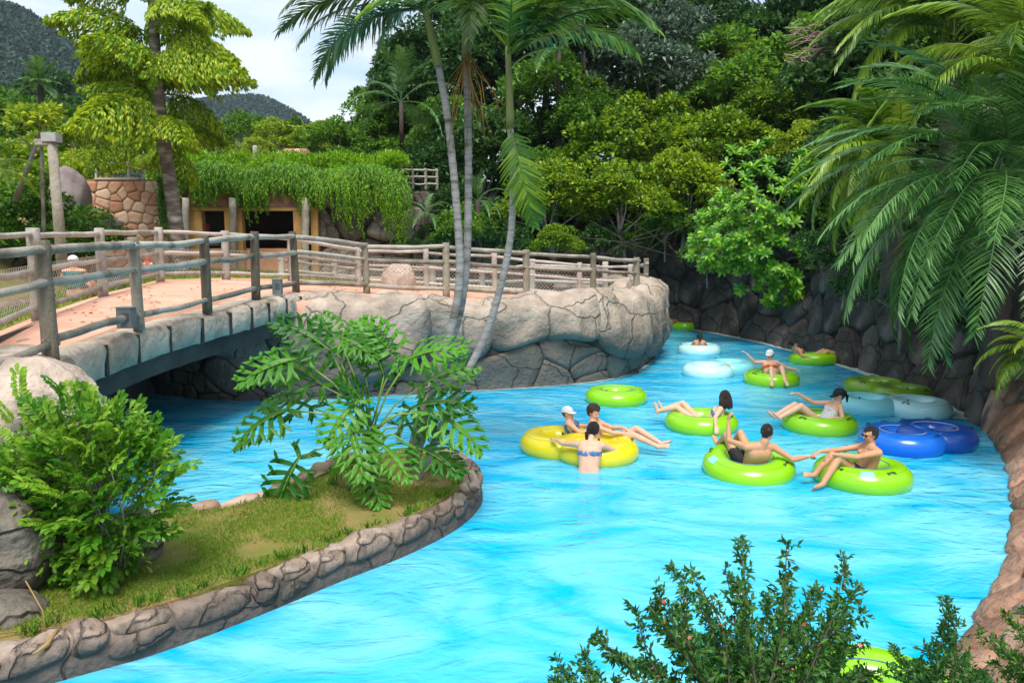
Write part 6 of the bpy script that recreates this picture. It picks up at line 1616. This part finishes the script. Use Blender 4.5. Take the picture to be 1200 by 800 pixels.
    if cap:
        mbc = MB(); V = []; F = []; n_, r0 = 22, 7
        for i in range(r0+1):
            th = (PI/2)*i/r0
            for k in range(n_):
                a = 2*PI*k/n_; V.append(hp(.096*math.cos(a)*math.sin(th), -.012+.112*math.sin(a)*math.sin(th), .030+.100*math.cos(th)))
        for i in range(r0):
            for k in range(n_): F.append((i*n_+k, (i+1)*n_+k, (i+1)*n_+(k+1) % n_, i*n_+(k+1) % n_))
        mbc.add(V, F); c_ = mbc.build('cap_crown', M[cap], t)
        mbc = MB(); V = []; K = 10
        for z_ in (0, -.006):
            for j in range(2):
                for i in range(K+1):
                    a = R(25)+R(130)*i/K; r1, r2 = .094, .108; ext = .075*math.sin(PI*i/K)**.6 if j else 0
                    V.append(hp(r1*math.cos(a), -.012+r2*math.sin(a)+ext, .036-ext*.22+z_-.012*abs(math.cos(a))))
        F = [(i, i+1, K+2+i, K+1+i) for i in range(K)]+[(2*(K+1)+i, 3*(K+1)+i, 3*(K+1)+i+1, 2*(K+1)+i+1) for i in range(K)]+[(K+1+i, K+2+i, 3*(K+1)+i+1, 3*(K+1)+i) for i in range(K)]
        mbc.add(V, F); mbc.build('cap_brim', M[cap], t, smooth=False)
    for s_ in (1, -1):
        e = MB(); e.ell(hp(s_*.031, .083, .002), (.012, .007, .007), HM_, 8, 6); e.build('eye', M['eye_dark'], t)
    e = MB(); e.ell(hp(0, .0935, -.052), (.022, .005, .007), HM_, 10, 6); e.build('mouth', M['lip'], t)
    if shades:
        e = MB()
        for s_ in (1, -1): e.ell(hp(s_*.033, .098, .006), (.028, .008, .020), HM_, 12, 8); e.tube([hp(s_*.06, .09, .01), hp(s_*.085, .02, .012), hp(s_*.085, -.01, .01)], .004, 4)
        e.tube([hp(-.01, .105, .01), hp(.01, .105, .01)], .004, 4); e.build('sunglasses', M['eye_dark'], t)
    th_ = {k: (v(J['hj'+k]), v(J['kn'+k])) for k in 'LR'}
    def in_arm(p):
        for k in 'LR':
            for a, b in ((v(J['sh'+k]), v(J['el'+k])), (v(J['el'+k]), v(J['wr'+k])), (v(J['wr'+k]), v(J['hd'+k]))):
                tt, dd = seg_d(p, a, b)
                if dd < .068 and tt > .05: return True
        return False
    def in_torso(p, lo, hi):
        tt, dd = seg_d(p, hip, chest); return lo < tt < hi and not in_arm(p) and dd < .24
    def in_thigh(p, f):
        for k in 'LR':
            tt, dd = seg_d(p, *th_[k])
            if dd < .115 and tt < f: return True
        return False
    if wear:
        typ, m_ = wear
        if typ == 'trunks': shell('swim_trunks', lambda p: (in_torso(p, -.9, .22) or in_thigh(p, .55)) and not in_arm(p) and (p-hip).length < .5, .012, m_, .003)
        if typ == 'onepiece': shell('swimsuit', lambda p: in_torso(p, -.9, 1.0) and not (in_thigh(p, 9) and seg_d(p, *th_['L'])[0] > .12 and (p-hip).length > .17), .007, m_)
        if typ == 'bikini':
            shell('bikini_bottom', lambda p: in_torso(p, -.9, .10) and (p-hip).length < .21, .006, m_)
            shell('bikini_top', lambda p: in_torso(p, .80 if female else .8, 1.0) and (p-chest).dot(fwd) > -.3, .006, m_)
            mbs = MB(); 
            for s_ in (1, -1): mbs.tube([chest+shside*s_*.06+fwd*.10, neck+shside*s_*.05+fwd*.03, neck-fwd*.05+v((0, 0, .01))], .005, 5)
            mbs.build('strap', M[m_], t)
        if typ == 'top': shell('swim_top', lambda p: in_torso(p, .25, 1.3) and seg_d(p, chest, neck)[0] < .62, .008, m_, .003)
    return t
def sit(**o):
    """reclining in a tube: bottom in the hole, back on the rear rim, legs over the front rim (+X)"""
    J = dict(rider=True, hip=(-.06, 0, .05), waist=(-.17, 0, .19), chest=(-.31, 0, .40), neck=(-.37, 0, .56), head=(-.375, 0, .70), look=(1, 0, -.05), side=(0, 1, 0),
             shL=(-.34, .17, .50), shR=(-.34, -.17, .50), elL=(-.33, .40, .36), elR=(-.33, -.40, .36), wrL=(-.12, .48, .26), wrR=(-.12, -.48, .26), hdL=(-.03, .46, .25), hdR=(-.03, -.46, .25),
             hjL=(.03, .10, .07), hjR=(.03, -.10, .07), knL=(.40, .14, .31), knR=(.40, -.14, .31), anL=(.76, .12, .16), anR=(.76, -.12, .16), toL=(.84, .12, .26), toR=(.84, -.12, .26), soleL=(-1, 0, 0), soleR=(-1, 0, 0))
    J.update(o); return J

# --- tubes, riders
GL = 'single green inflatable tubes'
tube_thing('empty lime green tube floating by itself near the promenade wall', 722, 465, rz=.4, patch=None, hang=())
T, c = tube_thing('lime green tube carrying the woman with long dark hair seen from behind', 822, 495, rz=.2, hang=(2.2, 5.5))
person('woman with long dark hair seen from behind, arms spread, lying back in a lime tube', c-Vector((0, 0, .085)), R(158), sit(
    hip=(-.02, 0, .06), waist=(-.08, 0, .19), chest=(-.22, 0, .36), neck=(-.27, 0, .52), head=(-.25, .0, .665), look=(.35, -.9, -.05), shL=(-.24, .16, .47), shR=(-.24, -.16, .47),
    elR=(-.20, -.42, .32), wrR=(.03, -.60, .20), hdR=(.11, -.64, .12), elL=(-.25, .40, .34), wrL=(-.32, .62, .20), hdL=(-.35, .70, .12),
    knL=(.42, .10, .36), knR=(.36, -.16, .38), anL=(.76, .12, .26), anR=(.72, -.12, .24), toL=(.80, .12, .38), toR=(.77, -.12, .36)), 'skin_fair', ('long', 'hair_dark'), ('bikini', 'cloth_blue'), female=True)
T, c = tube_thing('lime green tube carrying the man with cropped hair seen from behind', 877, 546, rz=-.3, tilt=(R(8), 0), hang=(3.0, 5.9), patch=(3.6, R(60), 'v_teal'))
person('bare backed man with cropped hair seen from behind, arm reaching right from a lime tube', c-Vector((0, 0, .07)), R(102), sit(
    hip=(.00, 0, .05), waist=(-.08, 0, .20), chest=(-.17, 0, .42), neck=(-.20, -.04, .60), head=(-.16, -.08, .745), look=(.5, -.85, -.25), shL=(-.17, .19, .52), shR=(-.20, -.20, .50),
    elR=(-.40, -.42, .32), wrR=(-.36, -.68, .27), hdR=(-.34, -.78, .26), elL=(.08, .30, .52), wrL=(.10, .28, .70), hdL=(.10, .26, .80),
    knL=(.36, .16, .44), knR=(.36, -.06, .46), anL=(.66, .14, .22), anR=(.66, -.10, .22), toL=(.75, .14, .30), toR=(.75, -.10, .30)), 'skin_tan', ('bald', 'hair_dark'), ('trunks', 'cloth_black'), girth=1.10)
T, c = tube_thing('lime green tube carrying the man in dark sunglasses', 1010, 556, rz=.1, hang=(1.6, 3.6, 4.9), patch=(4.3, R(55), 'v_teal'))
person('man in dark sunglasses facing left, arm stretched out and one leg over the lime tube', c-Vector((.0, 0, .07)), R(186), sit(
    hip=(.02, 0, .07), waist=(.00, 0, .22), chest=(-.01, .0, .43), neck=(.02, 0, .60), head=(.06, 0, .735), look=(1, .15, -.1), shL=(.01, .20, .52), shR=(.0, -.16, .52),
    elL=(.30, .26, .46), wrL=(.56, .22, .44), hdL=(.65, .20, .38), elR=(.28, -.24, .42), wrR=(.50, -.20, .36), hdR=(.60, -.18, .33),
    knL=(.46, .20, .38), knR=(.44, .0, .36), anL=(.72, .30, .06), anR=(.70, .04, .10), toL=(.84, .34, .03), toR=(.80, .06, .12)), 'skin_tan', ('short', 'hair_dark'), ('trunks', 'cloth_black'), shades=True)
T, c = tube_thing('lime green tube carrying the woman in black cap and white swimsuit', 960, 496, rz=.5, hang=(1.2, 3.3, 4.9), patch=(5.3, R(50), 'v_print'))
person('woman in black cap and white swimsuit with one arm raised, lying in a lime tube', c-Vector((-.02, 0, .07)), R(184), sit(
    hip=(.02, 0, .07), waist=(-.05, 0, .20), chest=(-.15, 0, .38), neck=(-.19, 0, .54), head=(-.17, 0, .675), look=(.97, .1, -.25), shL=(-.17, .15, .48), shR=(-.15, -.15, .49),
    elR=(.08, -.25, .46), wrR=(.30, -.28, .56), hdR=(.40, -.28, .57), elL=(-.20, .33, .28), wrL=(.0, .40, .27), hdL=(.08, .39, .25), knL=(.42, .12, .42), knR=(.44, -.08, .40), anL=(.80, .12, .22), anR=(.82, -.06, .20), toL=(.90, .12, .30), toR=(.92, -.06, .28)),
    'skin_fair', ('bun', 'hair_dark'), ('onepiece', 'cloth_white'), cap='cloth_black', female=True)
T, c = tube_thing('lime green tube carrying the woman in white cap who faces the camera', 904, 444, rz=.9, tilt=(0, 0), hang=(2.7, .1), patch=None)
person('woman in white cap facing the camera with arms spread in a lime tube', c-Vector((0, 0, .07)), R(-96), sit(
    hip=(.02, 0, .07), waist=(-.05, 0, .21), chest=(-.12, 0, .42), neck=(-.14, 0, .58), head=(-.12, 0, .72), look=(.9, -.45, -.1), shL=(-.13, .16, .52), shR=(-.13, -.16, .52),
    elL=(-.16, .38, .38), wrL=(-.08, .56, .30), hdL=(-.02, .63, .27), elR=(-.16, -.36, .50), wrR=(-.16, -.54, .64), hdR=(-.16, -.62, .70),
    knL=(.34, .14, .40), knR=(.36, -.10, .38), anL=(.60, .16, .14), anR=(.62, -.12, .12), toL=(.68, .18, .10), toR=(.70, -.14, .08)), 'skin_fair', ('short', 'hair_brown'), ('bikini', 'cloth_orange'), cap='cloth_white', female=True)
T, c = tube_thing('darker lime tube against the dark rock bank, carrying the woman in a dark cap', 952, 421, 'v_lime', rz=.2, tilt=(R(-6), 0), hang=(1.1, 5.0))
person('woman in a dark cap lying back in a lime tube beside the dark rock bank', c-Vector((.05, 0, .06)), R(8), sit(
    chest=(-.30, 0, .34), neck=(-.36, 0, .49), head=(-.39, 0, .62), look=(.95, -.3, .05), shL=(-.34, .15, .43), shR=(-.33, -.15, .43), elR=(-.42, -.36, .28), wrR=(-.24, -.50, .18), hdR=(-.18, -.52, .09),
    elL=(-.30, .38, .32), wrL=(-.05, .45, .27), hdL=(.04, .44, .25), knL=(.40, .06, .30), knR=(.42, -.10, .30), anL=(.82, .02, .20), anR=(.84, -.10, .18), toL=(.86, .02, .32), toR=(.89, -.10, .30)),
    'skin_tan', ('bun', 'hair_dark'), ('bikini', 'cloth_black'), cap='cloth_black', female=True)
T, c = tube_thing('lime tube half hidden behind the right tip of the promenade wall', 803, 382, rz=0, hang=(1.0,))
person('dark haired person mostly hidden behind the promenade wall in a lime tube', c-Vector((.12, 0, .06)), R(200), sit(elL=(-.1, .30, .40), wrL=(-.30, .36, .22), hdL=(-.36, .36, .14)), 'skin_brown', ('short', 'hair_dark'), ('trunks', 'cloth_black'))
# white pair
T, c = tube_thing('pale aqua tube with black handles holding the girl seen from behind', 819, 410, 'v_white', rz=.3, hang=(.3, 2.8, 1.6), group='pale aqua inflatable tubes', seam='v_teal')
person('girl with dark hair seen from behind sitting in a pale aqua tube', c-Vector((0, 0, .05)), R(80), sit(hip=(-.02, 0, .05), waist=(-.05, 0, .18), chest=(-.08, 0, .34), neck=(-.08, 0, .48), head=(-.04, 0, .60), look=(.95, .1, -.2), shL=(-.08, .14, .42), shR=(-.08, -.14, .42),
    elL=(-.02, .26, .26), elR=(-.02, -.26, .26), wrL=(.18, .22, .22), wrR=(.18, -.22, .22), hdL=(.27, .18, .22), hdR=(.27, -.18, .22), knL=(.30, .1, .24), knR=(.30, -.1, .24), anL=(.58, .1, .14), anR=(.58, -.1, .14), toL=(.66, .1, .22), toR=(.66, -.1, .22)), 'skin_tan', ('bun', 'hair_dark'), ('onepiece', 'cloth_orange'), female=True, scale=.92)
t, c = double_tube('pale aqua double tube with a small yellow and black mark, in front of the girl', (822, 436), (862, 430), 'v_white', 'v_teal', h1=(), h2=(1.4,), seam='v_teal', patch=(5.3, R(70), 'v_orange'))
t, c = double_tube('olive green double tube with black handles drifting by the dark rock bank', (1019, 452), (1062, 464), 'v_olive', h1=(.8, 2.6, 5.2), h2=(.4, 2.2))
t, c = double_tube('pale aqua double tube between the olive tube and the blue tube', (1018, 475), (1070, 478), 'v_teal', 'v_white', h1=(.8, 2.4), h2=(2.6, 4.2), seam='v_teal')
t, c = double_tube('blue double tube with white seam lines and black handles at the right bank', (1053, 516), (1098, 511), 'v_blue', 'v_navy', z=.12, h1=(1.3, 2.0, 5.0), h2=(.9, 1.8, 5.6), seam='v_whiteline', gap=.62)
# yellow double with family
t, c = double_tube('yellow double tube with two children aboard and a woman leaning on it', (654, 519), (702, 528), 'v_yellow', h1=(), h2=(.6,), seam='v_yellow', z=.09, gap=.62)
person('child in white cap sitting on the yellow double tube, mostly behind the standing woman', W(683, 526)+Vector((.0, .10, .03)), R(-12), sit(hip=(-.02, 0, .16), waist=(-.06, 0, .27), chest=(-.12, 0, .41), neck=(-.13, 0, .53), head=(-.12, 0, .65), look=(.9, -.45, .05), shL=(-.12, .14, .48), shR=(-.12, -.14, .48),
    elL=(-.05, .26, .34), elR=(.02, -.24, .34), wrL=(.16, .25, .28), wrR=(.20, -.20, .30), hdL=(.25, .23, .26), hdR=(.29, -.18, .27), knL=(.34, .1, .30), knR=(.34, -.1, .30), anL=(.62, .1, .20), anR=(.62, -.1, .20), toL=(.70, .1, .28), toR=(.70, -.1, .28)), 'skin_fair', ('short', 'hair_brown'), ('top', 'cloth_blue'), cap='cloth_white', scale=.92)
person('boy with curly brown hair sitting on the yellow tube, bare legs stretched to the right', W(716, 530)+Vector((-.02, .10, .02)), R(-16), sit(hip=(-.06, 0, .13), waist=(-.10, 0, .25), chest=(-.15, 0, .42), neck=(-.15, 0, .56), head=(-.11, 0, .69), look=(.8, -.5, -.25), shL=(-.15, .15, .51), shR=(-.14, -.15, .50),
    elL=(.04, .22, .36), elR=(.12, -.20, .38), wrL=(.20, .12, .34), wrR=(.30, -.12, .30), hdL=(.29, .08, .32), hdR=(.38, -.08, .26), knL=(.42, .10, .34), knR=(.36, -.10, .30), anL=(.82, .04, .14), anR=(.80, -.10, .12), toL=(.92, .06, .17), toR=(.90, -.14, .15)), 'skin_fair', ('curly', 'hair_brown'), ('trunks', 'cloth_blue'), scale=.98)
# standing woman, waist deep
stand = dict(hip=(0, 0, -.10), waist=(.02, 0, .06), chest=(.10, 0, .27), neck=(.20, 0, .42), head=(.28, -.04, .53), look=(.8, -.5, -.25), side=(0, 1, 0), shL=(.17, .17, .34), shR=(.17, -.17, .34),
             elL=(.30, .40, .31), wrL=(.42, .52, .33), hdL=(.48, .56, .33), elR=(.36, -.36, .22), wrR=(.60, -.38, .23), hdR=(.68, -.37, .22),
             hjL=(-.01, .10, -.20), hjR=(-.01, -.10, -.20), knL=(.02, .10, -.56), knR=(-.04, -.10, -.56), anL=(-.04, .11, -.86), anR=(-.14, -.10, -.84), toL=(.08, .12, -.90), toR=(.0, -.10, -.90))
person('woman in blue bikini standing waist deep with her back turned, leaning on the yellow tube', W(690, 552), R(80), stand, 'skin_fair', ('bun', 'hair_dark'), ('bikini', 'cloth_blue'), female=True, scale=1.0)
# big lime tube at the bottom behind the shrub
t, c = double_tube('large lime green double tube at the bottom of the pool behind the flowering shrub', (950, 856), (1003, 838), 'v_lime', h1=(1.5,), h2=(3.0,), gap=.7)
# seated person on the far side of the bridge
person('person in white cap and dark teal top sitting with back turned behind the bridge netting', A(88, 318, 13.6)-Vector((0, 0, .42)), R(100), sit(hip=(0, 0, .12), waist=(.0, 0, .26), chest=(.05, 0, .46), neck=(.08, 0, .62), head=(.10, 0, .75), look=(1, .2, -.1), shL=(.05, .17, .54), shR=(.05, -.17, .54),
    elL=(.06, .28, .30), elR=(.06, -.28, .30), wrL=(.26, .24, .20), wrR=(.26, -.24, .20), hdL=(.34, .2, .2), hdR=(.34, -.2, .2), knL=(.45, .14, .22), knR=(.45, -.14, .22), anL=(.50, .14, -.18), anR=(.50, -.14, -.18), toL=(.62, .14, -.2), toR=(.62, -.14, -.2)), 'skin_fair', (None, None), ('top', 'cloth_teal'), cap='cloth_white')
# ------------------------------------------------------------------ haze
hz = bpy.data.materials.new('haze'); hz.use_nodes = True; n = hz.node_tree.nodes; n.clear()
ho = n.new('ShaderNodeOutputMaterial'); pv = n.new('ShaderNodeVolumePrincipled'); pv.inputs['Density'].default_value = .00022; pv.inputs['Color'].default_value = (.75, .88, 1.0, 1)
pv.inputs['Anisotropy'].default_value = 0.2
hz.node_tree.links.new(pv.outputs[0], ho.inputs['Volume'])
mb = MB(); mb.box((-60, 340, 88), (1200, 760, 181)); hb = mb.build('haze', hz, smooth=False); tag(hb, kind='stuff')
